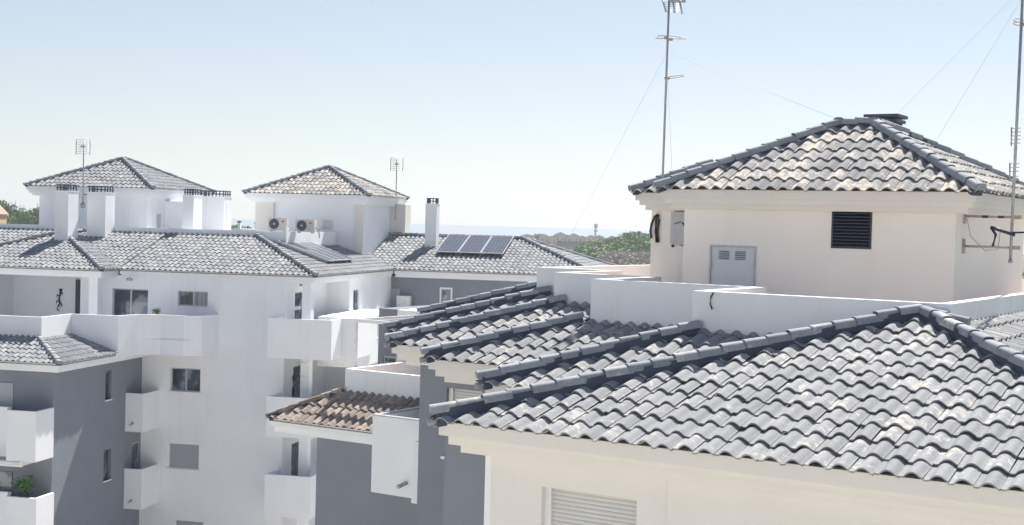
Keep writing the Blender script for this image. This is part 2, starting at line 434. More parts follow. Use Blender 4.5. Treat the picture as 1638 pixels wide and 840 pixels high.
# cornice slabs (three receding steps); front strip sits lower with its eave
FRONT = [(-.29, 13.38), (-.29, 30), (-4.55, 30), (-4.55, 17.9), (-9.43, 17.9), (-9.43, 13.38)]
cornice(G, N, FRONT, -2.385, [(.055, .165), (.14, .115), (.25, .10)], M['white_near'])
SEG2 = [[(-9.2, 15.68), (-9.2, 20.2), (-10.27, 20.2), (-10.27, 15.68)], [(-10.4, 18.29), (-10.4, 22.4), (-13.1, 22.4), (-13.1, 18.29)],
        [(-13.4, 20.03), (-13.4, 24.7), (-15.18, 24.7), (-15.18, 20.03)], [(-15.4, 22.29), (-15.4, 27.4), (-16.95, 27.4), (-16.95, 22.29)],
        [(-17.2, 27.03), (-17.2, 35), (-19.54, 35), (-19.54, 27.03)]]
for p, ze in zip(SEG2, (-2.2, -2.26, -2.26, -2.26, -2.26)):
    cornice(G, N, p, ze+.015, [(.055, .165), (.14, .115), (.25, .10)], M['white_near'])
# walls
wm = MB()
WB = 13.85
sh = [(-8.15, -6.89)]
P1 = [(-.75, WB), (-.75, 35.5), (-8.87, 35.5), (-8.87, WB)]
# front wall is edge 3 (from a=-8.97 to -.6 at b=WB); s measured from a=-8.97
wall_ring(wm, N, P1, GROUND, -2.75, {3: [(-8.15+8.87, -6.89+8.87, -4.35, -3.085, .16), (-8.15+8.87, -6.89+8.87, -7.4, -6.1, .16)]})
wm.box(N, -6.49, -.73, WB-.035, WB-.002, GROUND, -2.76)
wm.box(N, N.onb(674, 600, 20.55)[0], -13.0, 20.55, 24, GROUND, -2.62)
wm.build('wall', M['white_near'], G)
pq = MB(); pq.box(N, -8.98, -8.872, WB+.03, 20, GROUND, -2.76); pq.build('pilaster', M['white'], G)
w = Wall(N, (-8.87, WB), (-.75, WB))
window(G, w, .72, 1.98, -4.35, -3.085, .14, 'shutter', 'window', 'large window with closed grey roller shutter')
window(G, w, .72, 1.98, -7.4, -6.1, .14, 'shutter')
gm = MB()
W3 = [(-10.2, 18.75), (-10.2, 22), (-13.5, 22), (-13.5, 18.75)]
wall_ring(gm, N, W3, GROUND, -2.40, {3: [(.56, 1.26, -3.9, -2.745, .14), (.56, 1.26, -6.9, -5.75, .14)]})
gm.box(N, -9.95, -9.0, 14.4, 20, GROUND, -2.6)
gm.box(N, N.onb(674, 600, 22.75)[0], -13.5, 22.75, 27, GROUND, -2.62)
gm.box(N, N.onb(674, 600, 27.5)[0], -16.0, 27.5, 35, GROUND, -2.62)
gm.build('grey_wall', M['grey'], G)
w = Wall(N, (-13.5, 18.75), (-10.2, 18.75)); window(G, w, .56, 1.26, -3.9, -2.745, .12, 'shutter'); window(G, w, .56, 1.26, -6.9, -5.75, .12, 'shutter')
# roofs
K = 1/3; K1 = .29
T = M['tile']
def front_slope(F, a0, a1, b0, b1, ze, halfs, parent, m, k=K, seg=9):
    return tile_slope(F, (a0, b0), (1, 0), (0, 1), ze, k, (0, a1-a0), (0, b1-b0), [(0, 1, b1)]+halfs, parent, m, seg)
def left_slope(F, a0, a1, b0, b1, ze, halfs, parent, m, k=K, seg=6):
    return tile_slope(F, (a0, b1), (0, -1), (1, 0), ze, k, (0, b1-b0), (0, a1-a0), [(1, 0, a1)]+halfs, parent, m, seg)
def right_slope(F, a0, a1, b0, b1, ze, halfs, parent, m, k=K, seg=7):
    """a1 is the eave (right side), rises to the left"""
    return tile_slope(F, (a1, b0), (0, 1), (-1, 0), ze, k, (0, b1-b0), (0, a1-a0), [(-1, 0, -a0)]+halfs, parent, m, seg)
def back_slope(F, a0, a1, b0, b1, ze, halfs, parent, m, k=K, seg=5):
    return tile_slope(F, (a1, b1), (-1, 0), (0, -1), ze, k, (0, a1-a0), (0, b1-b0), [(0, -1, -b0)]+halfs, parent, m, seg)
def under(F, pts, parent, m=None, drop=.03):
    mb = MB(); n = len(pts)
    drop = drop+.02
    top = [F.w(a, b, z-drop) for a, b, z in pts]; bot = [F.w(a, b, z-drop-.012) for a, b, z in pts]
    mb.add(top+bot, [tuple(range(n)), tuple(reversed(range(n, 2*n)))]+[(i, n+i, n+(i+1) % n, (i+1) % n) for i in range(n)])
    return mb.build('roof_bed', m or M['underlay'], parent, fixn=True)
def bed_b(F, poly, ze, b0, k, parent): return under(F, [(a, b, ze+k*(b-b0)) for a, b in poly], parent)
def bed_l(F, poly, ze, a0, k, parent): return under(F, [(a, b, ze+k*(a-a0)) for a, b in poly], parent)
def bed_r(F, poly, ze, a0, k, parent): return under(F, [(a, b, ze+k*(a0-a)) for a, b in poly], parent)
# hip constants: b = a + h
PC = {1: (-9.43, 13.38, -2.40), 2: (-10.27, 15.68, -2.23), 3: (-13.10, 18.29, -2.26), 4: (-15.18, 20.03, -2.26), 5: (-16.95, 22.29, -2.26), 6: (-19.54, 27.03, -2.26)}
H = {k: v[1]-v[0] for k, v in PC.items()}
V = {k+1: PC[k+1][1]-PC[k][0]+3*(PC[k][2]-PC[k+1][2]) for k in range(1, 6)}
PB = {1: 17.95, 2: 17.95, 3: 20.22, 4: 22.42, 5: 24.76, 6: 29.2}
RT = {1: -4.86, 2: -8.13, 3: -11.04, 4: -13.04, 5: -14.84, 6: -17.3}
s1 = front_slope(N, -9.43, -.29, 13.38, 17.95, -2.40, [(-1, 1, H[1]), (1, 1, 13.09)], G, T, K1, 11)
bed_b(N, [(-9.33, 13.48), (-.39, 13.48), (-4.86, 17.95)], -2.4, 13.38, K1, s1)
for k in range(2, 7):
    a, b, z = PC[k]
    right = PB[k]-V[k]
    s = front_slope(N, a, right+.3, b, PB[k], z, [(-1, 1, H[k]), (1, -1, -V[k])], G, T, seg=10 if k < 5 else 7)
    bed_b(N, [(a+.10, b+.10), (b+.10-V[k], b+.10), (right, PB[k]), (PB[k]-H[k], PB[k])], z, b, K, s)
    hips(s, N, [((a+.02, b+.02, z), (PB[k]-H[k], PB[k], z+(PB[k]-b)*K))], name='hip_ridge')
    if k < 7:
        a1, b1, z1 = PC[k-1]
        nb_ = V[k]; rt = RT[k-1] if k > 2 else -4.86; top = PB[k]
        sl = left_slope(N, a1, rt, b1, top, z1, [(1, -1, -H[k-1]), (-1, 1, V[k]), (0, 1, top)], G, T, K1 if k == 2 else K)
        bed_l(N, [(a1, b1), (min(rt, top-H[k-1]), min(rt, top-H[k-1])+H[k-1]), (min(rt, top-V[k]), min(rt, top-V[k])+V[k]), (a1, a1+V[k])], z1, a1, K1 if k == 2 else K, sl)
hips(s1, N, [((-9.41, 13.40, -2.4), (-4.86, 17.95, -1.075)), ((-.31, 13.40, -2.4), (-4.86, 17.95, -1.075)), ((-4.30, 17.86, -1.22), (-4.80, 17.86, -1.10))], name='hip_ridge')
sr_ = right_slope(N, -4.86, -.29, 13.38, 30, -2.40, [(-1, -1, -13.09), (-1, 0, 4.50)], G, T, K1, 8)
bed_r(N, [(-.39, 13.5), (-.39, 30), (-4.5, 30), (-4.5, 17.61)], -2.4, -.29, K1, sr_)
# broken corner tiles at the left eave ends
for k in (1, 3, 4, 2):
    bt = MB()
    a, b, z = PC[k]
    for q in range(2):
        bt.tube([N.w(a-.10+.05*q, b+.03-.05*q, z-.02+.02*q), N.w(a+.05, b+.10, z+.03)], .045, 7)
    bt.build('corner_tile', M['cap'], G)
# terrace parapet and floor
PP = [(-4.48, 31), (-4.48, 17.95), (-8.13, 17.95), (-8.13, 20.22), (-11.04, 20.22), (-11.04, 22.42), (-13.04, 22.42), (-13.04, 24.76), (-14.84, 24.76), (-14.84, 30.6)]
parapet(G, N, list(reversed(PP)), -1.95, -.86, .17, M['parapet'])
fl = MB(); fl.prism(N, [(-4.58, 18.05), (-4.58, 31), (-14.75, 31), (-14.75, 24.86), (-12.95, 24.86), (-12.95, 22.52), (-10.95, 22.52), (-10.95, 20.32), (-8.03, 20.32), (-8.03, 18.05)], -2.2, -1.75)
fl.build('terrace_floor', M['terracotta'], G, fixn=True)
bw = MB(); bw.box(N, -14.84, -4.40, 30.6, 30.77, -1.95, -.86); bw.build('parapet', M['pink'], G)
pc = MB(); pp = [N.w(*N.onb(*q, 17.93)[:1], 17.93, N.onb(*q, 17.93)[1]) for q in ((1141, 468), (1137, 476), (1136, 486), (1139, 495))]
pc.tube(pp, .010, 6); pc.build('loose_cable', M['black'], G)
# ---- tower
tw = MB()
TW = [(-5.45, 21.95), (-5.45, 27.1), (-10.15, 27.1), (-10.15, 21.95)]
wall_ring(tw, N, TW, -1.76, .62, {3: [(.50, 1.37, -1.02, -.235, .05), (2.68, 3.36, -.225, .405, .08)]})
tw.box(N, -11.8, -10.15, 24.0, 27.0, -1.76, .6)
tower = tw.build('tower', M['pink'], G)
tower['label'] = 'square rooftop tower with white walls, pink bounce light put into their colour'
TE = [(-5.0, 21.5), (-5.0, 27.5), (-10.5, 27.5), (-10.5, 21.5)]
cornice(tower, N, TE, .715, [(.06, .15), (.12, .09), (.21, .09)], M['white_near'])
cornice(tower, N, [(-10.2, 23.53), (-10.2, 27.4), (-12.02, 27.4), (-12.02, 23.53)], .713, [(.06, .15), (.12, .09), (.21, .09)], M['white_near'])
KT = .51; TT = M['tile_tower']
hT1 = 32.0; hT0 = 35.55; vT = 23.53+10.5
f1 = front_slope(N, -10.5, -5.0, 21.5, 23.95, .70, [(-1, 1, hT1), (1, 1, 16.5)], tower, TT, KT, 10)
right_slope(N, -7.45, -5.0, 21.5, 27.5, .70, [(-1, -1, -16.5), (-1, 1, 32.5)], tower, TT, KT, 8)
back_slope(N, -10.5, -5.0, 25.05, 27.5, .70, [(1, -1, -32.5), (-1, -1, -17.0)], tower, TT, KT)
left_slope(N, -10.5, -8.05, 21.5, 27.5, .70, [(1, -1, -hT1), (1, 1, 17.0)], tower, TT, KT)
front_slope(N, -12.02, -9.0, 23.53, 24.75, .70, [(-1, 1, hT0), (1, -1, -vT)], tower, TT, KT, 10)
left_slope(N, -12.02, -10.8, 23.53, 27.4, .70, [(1, -1, -hT0)], tower, TT, KT)
bz = .70+KT*2.45
ub = MB()
def solid(F, vs, fs): 
    mb = MB(); mb.add([F.w(*v) for v in vs], fs); return mb
solid(N, [(-10.38, 21.62, .72), (-5.12, 21.62, .72), (-5.12, 27.38, .72), (-10.38, 27.38, .72), (-8.05, 23.95, bz-.02), (-7.45, 23.95, bz-.02), (-7.45, 25.05, bz-.02), (-8.05, 25.05, bz-.02)],
      [(0, 1, 5, 4), (1, 2, 6, 5), (2, 3, 7, 6), (3, 0, 4, 7), (4, 5, 6, 7), (3, 2, 1, 0)]).build('roof_bed', M['underlay'], tower)
solid(N, [(-11.90, 23.65, .72), (-9.5, 23.65, .72), (-9.5, 24.75, .675+KT*1.2), (-10.8, 24.75, .675+KT*1.2), (-10.8, 27.4, .675+KT*1.2), (-11.90, 27.4, .72)],
      [(0, 1, 2, 3), (0, 3, 4, 5)]).build('roof_bed', M['underlay'], tower)
hips(tower, N, [((-10.48, 21.52, .70), (-8.05, 23.95, bz)), ((-5.02, 21.52, .70), (-7.45, 23.95, bz)), ((-8.10, 23.95, bz), (-7.42, 23.95, bz)), ((-8.10, 25.05, bz), (-7.42, 25.05, bz)),
               ((-7.45, 23.9, bz), (-7.45, 25.05, bz)), ((-8.05, 23.9, bz), (-8.05, 25.05, bz)), ((-5.02, 27.48, .70), (-7.45, 25.05, bz)), ((-10.48, 27.48, .70), (-8.05, 25.05, bz))], M['cap'], 'hip_ridge', .10, .10)
hips(tower, N, [((-12.0, 23.55, .70), (-10.85, 24.70, .70+KT*1.15))], M['cap'], 'hip_ridge', .10, .10)
# service door
dm = MB(); w = Wall(N, (-10.15, 21.95), (-5.45, 21.95))
w.box(dm, .535, 1.335, -1.02, -.27, .01, .04)
dr = dm.build('service_door', M['door'], tower)
dm = MB()
for q in ((.50, .535, -1.02, -.235), (1.335, 1.37, -1.02, -.235), (.535, 1.335, -.27, -.235)): w.box(dm, *q, -.012, .045)
dm.build('door_frame', M['steel'], tower)
dm = MB()
for x in (.68, .98):
    for i in range(5): 
        z = -.335-.032*i; w.box(dm, x, x+.19, z-.013, z, -.002, .011)
    dm.build('door_grille', M['louvre'], tower); dm = MB()
dm = MB(); w.box(dm, .515, .545, -.62, -.52, -.03, -.013); dm.build('door_hinge', M['steel'], tower)
# louvre vent
dm = MB()
for i in range(11):
    z = -.20+.055*i
    P = [w.P(s, z_, d) for s in (2.71, 3.33) for z_, d in ((z, .0), (z+.012, .0), (z+.06, .07), (z+.048, .07))]
    dm.add(P, [(0, 1, 2, 3), (7, 6, 5, 4), (0, 4, 5, 1), (1, 5, 6, 2), (2, 6, 7, 3), (3, 7, 4, 0)])
for q in ((2.68, 2.71, -.225, .405), (3.33, 3.36, -.225, .405), (2.71, 3.33, -.225, -.20), (2.71, 3.33, .385, .405)): w.box(dm, *q, -.008, .078)
w.box(dm, 2.70, 3.34, -.21, .39, .075, .079)
dm.build('louvre_vent', M['louvre'], tower)
# electric cabinet, casing below it
w = Wall(N, (-11.8, 24.0), (-10.15, 24.0))
cb = MB(); w.box(cb, .47, .95, -.27, .36, -.12, 0); w.box(cb, .55, .9, -.2, .3, -.13, -.121)
cab = cb.build('electric_cabinet', M['box'], tower)
cb = MB()
cb.tube([w.P(.74, .15, -.14), w.P(.82, .05, -.16), w.P(.86, .04, -.14)], .02, 6); cb.build('conduit', M['black'], tower); cb = MB(); cb.tube([w.P(.82, -.05, -.14), w.P(.83, -.2, -.16), w.P(.80, -.27, -.14)], .025, 6)
cb.build('conduit', M['black'], tower); cb = MB(); cb.tube([w.P(.56, .12, -.14), w.P(.62, .14, -.16), w.P(.70, .17, -.14)], .008, 5); cb.build('wiring', M['black'], tower); cb = MB(); cb.disc(w.P(.53, -.30, -.10), N.w(0, -1, 0), .03, .03, 10)
cb.build('cable_gland', M['black'], tower)
cb = MB(); w.box(cb, .62, 1.1, -1.76, -.30, -.10, 0); cb.build('duct_casing', M['pink'], tower)
cb = MB(); w.box(cb, -.0, .45, -1.76, -1.08, -.9, -.6); cb.build('low_block', M['parapet'], tower)
# chimney of the tower roof (dark flat cap behind the ridge)
cx, cb0 = -8.05, 25.6
g = MB(); g.box(N, cx, cx+.50, cb0, cb0+.5, 1.3, 2.16); ch = g.build('chimney', M['mortar'], tower)
g = MB(); g.box(N, cx-.05, cx+.55, cb0-.05, cb0+.55, 2.16, 2.22)
for i in range(3): g.box(N, cx-.01, cx+.51, cb0-.01, cb0+.51, 2.06-.1*i, 2.09-.1*i)
for dx in (0, .22, .44): g.box(N, cx+dx, cx+dx+.06, cb0-.01, cb0+.03, 2.0, 2.16)
g.box(N, cx-.08, cx+.58, cb0-.08, cb0+.58, 2.25, 2.31); g.box(N, cx+.05, cx+.45, cb0+.05, cb0+.45, 2.22, 2.25)
g.build('chimney_cap', M['capbrick'], tower)
# hanging cable loop on the recessed wall
t = MB()
def wl(u, v, b=23.97): a, z = N.onb(u, v, b); return N.w(a, b, z)
t.tube([wl(1052, 343), wl(1047, 347), wl(1042, 358), wl(1040, 370), wl(1042, 381)], .022, 8)
t.tube([wl(1052, 343), wl(1049.5, 352), wl(1048.5, 370), wl(1050, 388)], .022, 8); t.tube([wl(1053.5, 344), wl(1054, 352), wl(1051.5, 370), wl(1053, 388)], .022, 8)
tag(t.build('cable_loop', M['black'], None, wl(1048, 365), fixn=True), 'black cable loop hanging on the recessed tower wall beside the grey cabinet', 'cable')
# ================================================================== MIDDLE BLOCK (frame N, one storey lower)
Q = thing('apartment_block', 'lower grey apartment block with brown tiled roof between the two white blocks', 'building', N.w(-21, 29, GROUND))
mz, mb0, ma0, mk = -5.2, 26.6, -24.03, .5
ME = [(-16.9, 26.6), (-16.9, 28.0), (-24.03, 28.0), (-24.03, 26.6)]
cornice(Q, N, ME, mz+.015, [(.055, .20), (.14, .15)], M['white'])
s = front_slope(N, ma0, -17.0, mb0, 28.02, mz, [(-1, 1, mb0-ma0)], Q, M['tile_brown'], mk, 9)
bed_b(N, [(ma0+.03, mb0+.03), (-17, mb0+.03), (-17, 28.02), (-22.61, 28.02)], mz, mb0, mk, s)
s2 = left_slope(N, ma0, -22.61, mb0, 33, mz, [(1, -1, -(mb0-ma0))], Q, M['tile_brown'], mk)
bed_l(N, [(ma0+.03, mb0+.03), (-22.61, 28.02), (-22.61, 33), (ma0+.03, 33)], mz, ma0, mk, s2)
hips(s, N, [((ma0+.02, mb0+.02, mz), (-22.61, 28.02, mz+mk*1.42))], tilemat('brown_ridge_tile', (.2, .17, .15), (.36, .3, .26), (.55, .45, .38), .5), 'hip_ridge', .09, .10)
g = MB(); g.box(N, -22.75, -17.2, 27.1, 33, GROUND, -5.50); g.build('grey_wall', M['grey'], Q)
parapet(Q, N, [(-22.61, 34), (-22.61, 28.02), (-17.0, 28.02)], -4.75, -3.88, .13, M['white'], left=True)
g = MB(); g.box(N, -22.5, -17.0, 28.15, 34, -5.3, -4.85); g.build('terrace_floor', M['terracotta'], Q)
a0, _ = N.onb(604, 590, 31.5); a1, _ = N.onb(637, 590, 31.5); wa, wz1 = N.onb(613, 569, 31.5); wb, wz0 = N.onb(634, 583, 31.5)
g = MB(); wall_ring(g, N, [(a1, 31.5), (a1, 34), (a0, 34), (a0, 31.5)], -4.85, -2.5, {3: [(wa-a0, wb-a0, wz0, wz1, .1)]}); g.build('grey_room', M['grey'], Q)
w = Wall(N, (a0, 31.5), (a1, 31.5)); window(Q, w, wa-a0, wb-a0, wz0, wz1, .08, 'single')
g = MB(); g.box(N, a1, a1+2.0, 31.4, 34, -4.85, -2.5); g.build('wall', M['white'], Q)
BA = 24.9
bal = balcony(Q, N, [(-19.25, 27.1), (-19.25, BA), (-17.6, BA), (-17.6, 27.1)], -6.25, -4.47, .12, [(-19.25, BA), (-17.6, BA), (-17.6, 27.1), (-19.25, 27.1)])
g = MB(); g.box(N, -19.26, -17.59, BA-.01, BA+.13, -4.47, -4.44); g.box(N, -19.26, -19.12, BA+.13, 27.1, -4.47, -4.44); g.build('handrail', M['alu'], bal)
g = MB(); a_, z_ = N.onb(650, 773, BA); g.tube([N.w(a_-.01, BA+.02, z_), N.w(a_-.01, BA-.30, z_-.04)], .05, 8); g.build('drain_spout', M['steel'], bal)
fa, fz = N.onb(660, 707, BA-.35); g = MB(); g.box(N, fa, fa+.25, BA-.35, BA-.02, N.onb(660, 805, BA-.35)[1], fz); g.build('side_fin', M['white'], Q)
# pergola on the middle terrace
pg = thing('pergola', 'white metal pergola frame standing on the terrace behind the brown roof', 'pergola', N.w(-21, 29.5, -4.85))
g = MB()
def nb(u, v, b): a, z = N.onb(u, v, b); return a, z
pa_, pz = nb(570, 513, 28.6)
for aa, bb in ((pa_, 28.6), (pa_+2.6, 28.6), (pa_, 31.4)):
    o_ = MB(); o_.box(N, aa-.035, aa+.035, bb-.035, bb+.035, -4.85, pz-.04); o_.build('post', M['whitemetal'], pg)
g.box(N, pa_-.04, pa_+2.7, 28.56, 28.64, pz-.04, pz+.05); g.box(N, pa_-.04, pa_+2.7, 31.36, 31.44, pz-.04, pz+.05)
g.box(N, pa_-.04, pa_+.04, 28.64, 31.36, pz-.04, pz+.045); g.box(N, pa_+2.56, pa_+2.64, 28.64, 31.36, pz-.04, pz+.045)
g.build('top_frame', M['whitemetal'], pg)
for i in range(1, 5):
    o_ = MB(); aa = pa_+.52*i; o_.box(N, aa-.02, aa+.02, 28.64, 31.36, pz-.01, pz+.03); o_.build('rafter', M['whitemetal'], pg)
# ================================================================== UNSEEN BLOCK AT THE VIEWPOINT, ADDED TO BOUNCE LIGHT ONTO THE NEAR WALLS
VB = thing('apartment_block', 'unseen white apartment block behind the viewpoint, added to bounce light onto the near walls', 'building', N.w(-5, -6, GROUND))
g = MB(); vh = []
for i in range(9):
    for j in range(5): vh.append((2.2+4.2*i, 3.8+4.2*i, -15.6+3.1*j, -14.1+3.1*j, .15))
wall_ring(g, N, [(12, -12), (12, -2.5), (-28, -2.5), (-28, -12)], GROUND, 1.8, {1: vh}); g.build('wall', plaster('off_white_facade', (.58, .57, .55)), VB)
w = Wall(N, (12, -2.5), (-28, -2.5))
for q in vh: window(VB, w, *q[:4], .13, 'slide')
# ================================================================== LEFT BLOCK (frame L)
R = thing('apartment_block', 'far white and grey apartment block on the left with balconies and two rooftop towers', 'building', L.w(-26, 58, GROUND))
TF = M['tile_far']; ze = -2.26
BE = 52.2; AE = -19.2; TOP = 56.7
TP = BE  # main eave
# main front slope, right of the projecting piece
vL = (AE, BE)
hr = BE+AE            # right hip: b = -a + hr -> keep a+b <= hr
mainf = front_slope(L, -27.94, AE, BE, TOP, ze, [(1, 1, hr), (-1, -1, -(BE-27.94)-0.0)], R, TF, K, 6)
# the valley runs from (-27.94,52.2) up-left: a+b = 24.26 ; piece of the slope left of a=-27.94
front_slope(L, -36.6, -27.94, BE, TOP, ze, [(1, 0, -27.94), (-1, -1, -(BE-27.94))], R, TF, K, 6)
front_slope(L, -40.0, -31.6, BE, TOP, ze, [(-1, 1, BE+36.4), (1, 0, -32.2)] if False else [(1, -1, -(BE+36.46)), (1, 0, -32.1)], R, TF, K, 6)
bed_b(L, [(-27.94, BE+.02), (AE-.02, BE+.02), (hr-TOP, TOP), (24.26-TOP, TOP)], ze, BE, K, mainf)
bed_b(L, [(-41, BE+.02), (-36.4, BE+.02), (-31.9, TOP), (-41, TOP)], ze, BE, K, mainf)
# projecting piece
pb0 = 50.8
pf = front_slope(L, -36.46, -27.94, pb0, 55.06, ze, [(-1, 1, pb0+36.46), (1, 1, pb0-27.94)], R, TF, K, 6)
bed_b(L, [(-36.4, pb0+.02), (-27.96, pb0+.02), (-32.2, 55.04)], ze, pb0, K, pf)
pr = right_slope(L, -32.6, -27.94, pb0, 57, ze, [(-1, -1, -(pb0-27.94)), (1, 1, BE-27.94), (0, 1, TOP)], R, TF, K, 6)
bed_r(L, [(-27.96, pb0), (-27.96, BE), (24.26-TOP, TOP), (-32.6, TOP), (-32.2, 55.05)], ze, -27.94, K, pr)
pl = left_slope(L, -36.46, -32.0, pb0, 57, ze, [(1, -1, -(pb0+36.46)), (-1, 1, BE+36.46), (0, 1, TOP)], R, TF, K, 5)
bed_l(L, [(-36.44, pb0), (-32.2, 55.05), (-32.0, TOP), (TOP-BE-36.46, TOP), (-36.44, BE)], ze, -36.46, K, pl)
# right slope
MR = right_slope(L, -24.0, AE, BE, 64.0, ze, [(-1, -1, -hr), (-1, 1, 63.0-AE) if False else (1, 1, 63.0+AE+0.0)], R, TF, K, 6) if False else \
     right_slope(L, -24.0, AE, BE, 68.0, ze, [(-1, -1, -hr), (1, 1, 63.0+AE)], R, TF, K, 6)
bed_r(L, [(AE-.02, BE), (AE-.02, 63), (-24.0, 67.8), (-24.0, 57.0)], ze, AE, K, MR)
hips(mainf, L, [((AE-.02, BE+.02, ze), (hr-TOP, TOP, ze+K*(TOP-BE)))], name='hip_ridge', rad=.115, low=.10)
hips(pf, L, [((-27.96, pb0+.02, ze), (-32.2, 55.06, ze+K*4.26)), ((-36.44, pb0+.02, ze), (-32.2, 55.06, ze+K*4.26)), ((-32.2, 56.6, ze+K*4.26), (-32.2, 55.0, ze+K*4.26))], name='hip_ridge', rad=.115, low=.10)
# wing
WBE = 63.0; WR0, WR1 = -21.2, -13.9
wf = front_slope(L, -24.2, -9.1, WBE, 67.8, ze, [(-1, -1, -(WBE+AE)), (1, 1, WBE-9.1), (-1, 0, 24.0)], R, TF, K, 6)
bed_b(L, [(AE, WBE+.02), (-9.13, WBE+.02), (-13.9, 67.8), (-24.0, 67.8)], ze, WBE, K, wf)
wr = right_slope(L, -13.9, -9.1, WBE, 72.6, ze, [(-1, -1, -(WBE-9.1)), (-1, 1, 72.6+9.1)], R, TF, K, 5)
bed_r(L, [(-9.12, WBE+.02), (-9.12, 72.55), (-13.9, 67.8)], ze, -9.1, K, wr)
wbk = back_slope(L, -24.0, -9.1, 67.8, 72.6, ze, [(1, -1, -72.6-9.1+2*72.6-2*72.6) if False else (1, -1, -(72.6+9.1)+0.0)], R, TF, K, 5) if False else None
solid(L, [(-24, 67.8, -.72), (-13.9, 67.8, -.72), (-9.12, 72.55, ze-.03), (-24, 72.55, ze-.03)], [(0, 1, 2, 3)]).build('roof_bed', M['tile_far'], wf)
zr = ze+K*4.8
hips(wf, L, [((-9.12, WBE+.02, ze), (-13.9, 67.8, zr)), ((-13.85, 67.8, zr), (-21.3, 67.8, zr)), ((-9.12, 72.58, ze), (-13.9, 67.8, zr))], name='hip_ridge', rad=.115, low=.10)
# cornices
CS = [(.07, .22), (.12, .12)]
cornice(R, L, [(AE, BE), (AE, 63.1), (-28.0, 63.1), (-28.0, BE)], ze+.02, CS, M['white'])
cornice(R, L, [(-27.94, pb0), (-27.94, 56), (-36.46, 56), (-36.46, pb0)], ze+.018, CS, M['white'])
cornice(R, L, [(-36.3, BE), (-36.3, 60), (-44, 60), (-44, BE)], ze+.02, CS, M['white'])
cornice(R, L, [(-9.1, WBE), (-9.1, 72.6), (-19.3, 72.6), (-19.3, WBE)], ze+.02, [(.07, .22), (.12, .16)], M['white'])
# walls: main white block with corner loggia
WP = [(-20.55, 52.3), (-20.55, 57.3), (-19.5, 57.3), (-19.5, 70), (-27.2, 70), (-27.2, 54.5), (-34.0, 54.5), (-34, 53.9), (-29.75, 53.9), (-29.75, 52.3)]
# front wall = last edge (from (-29.75,52.3) to (-20.55,52.3))
fh = []; wins = []
def addh(u0, v0, u1, v1, dep, kind, ze_=None):
    a0, z1 = L.onb(u0, v0, 52.3); a1, z0 = L.onb(u1, v1, 52.3)
    fh.append((a0+29.75, a1+29.75, z0, z1, dep)); wins.append((a0+29.75, a1+29.75, z0, z1, dep, kind))
addh(285, 465, 332, 491, .14, 'slide'); addh(273, 588, 320, 628, .14, 'slide'); addh(268, 709, 318, 752, .10, 'shuttergrey'); addh(278, 832, 325, 874, .10, 'shuttergrey')
addh(180, 461, 236, 516, .14, 'slide')
fh = [(a, b, c, d, e) for a, b, c, d, e in fh]
side_h = []
b0_, zt = L.ona(472, 468, -20.55); b1_, _ = L.ona(488, 468, -20.55)
doors = [(b0_, b1_, -4.9, zt), (b0_, b1_, -8.05, L.ona(472, 586, -20.55)[1]), (b0_, b1_, -11.2, L.ona(472, 708, -20.55)[1])]
DH = [(q[0]-52.3, q[1]-52.3, q[2], q[3], .10) for q in doors]
b2_, zt2 = L.ona(565.5, 464, -19.5); b3_, _ = L.ona(575, 464, -19.5)
b4_, zw = L.ona(585, 517, -19.5); b5_, zw0 = L.ona(605, 539, -19.5)
SH = [(b2_-57.3, b3_-57.3, -4.9, zt2, .12)]
wmb = MB()
wall_ring(wmb, L, WP, GROUND, -2.50, {9: fh, 0: DH, 2: SH})
wmb.box(L, -19.83, -19.45, 52.3, 52.68, GROUND, -2.50)          # corner column
wmb.box(L, -28.75, -28.35, 51.2, 51.6, -5.0, -2.50)             # terrace pillar
wmb.box(L, -34.0, -33.9, 50.9, 54.4, -5, -2.5)
wmb.box(L, -19.3, -9.6, 63.9, 72, GROUND, -4.0) if False else None
wmb.build('wall', M['white'], R)
w = Wall(L, (-29.75, 52.3), (-20.55, 52.3))
for q in wins:
    o = window(R, w, *q)
w = Wall(L, (-20.55, 52.3), (-20.55, 57.3))
for q in DH: window(R, w, *q, 'single', 'glazed_door', None, False)
w = Wall(L, (-19.5, 57.3), (-19.5, 70))
window(R, w, *SH[0], 'single', 'glazed_door', None, False)
w = Wall(L, (-34.0, 53.9), (-29.75, 53.9))
g = MB(); a0, z1 = L.onb(122, 447, 53.9); a1, z0 = L.onb(143, 503, 53.9)
w.box(g, a0+34, a1+34, -4.95, z1, -.05, -.002); dd = g.build('glazed_door', M['louvre'], R)
g = MB(); w.box(g, a0+34.30, a1+34-.04, -4.6, z1-.35, -.06, -.051); w.box(g, a0+34.30, a1+34-.04, z1-.28, z1-.06, -.06, -.051); g.build('pane', M['glass'], dd)
# wing walls
g = MB(); ax = lambda u, v: L.onb(u, v, 63.5)
s0, zt = ax(706, 462); s1_, zb = ax(721, 485); r0, rz = ax(613, 461); r1, rb = ax(637, 497)
wall_ring(g, L, [(-9.6, 63.5), (-9.6, 72.1), (-19.45, 72.1), (-19.45, 63.5)], GROUND, -2.57, {3: [(s0+19.45, s1_+19.45, zb, zt, .12)]})
g.box(L, -19.95, -19.45, 63.51, 66, GROUND, -2.57); g.build('grey_wall', M['grey'], R)
w = Wall(L, (-19.45, 63.5), (-9.6, 63.5)); o = window(R, w, s0+19.45, s1_+19.45, zb, zt, .10, 'single')
g = MB(); w.box(g, s0+19.45-.07, s0+19.45, zb-.05, zt+.07, -.03, 0); w.box(g, s1_+19.45, s1_+19.52, zb-.05, zt+.07, -.03, 0); w.box(g, s0+19.45, s1_+19.45, zt, zt+.07, -.03, 0); w.box(g, s0+19.45, s1_+19.45, zb-.05, zb, -.03, 0); g.build('surround', M['white'], o)
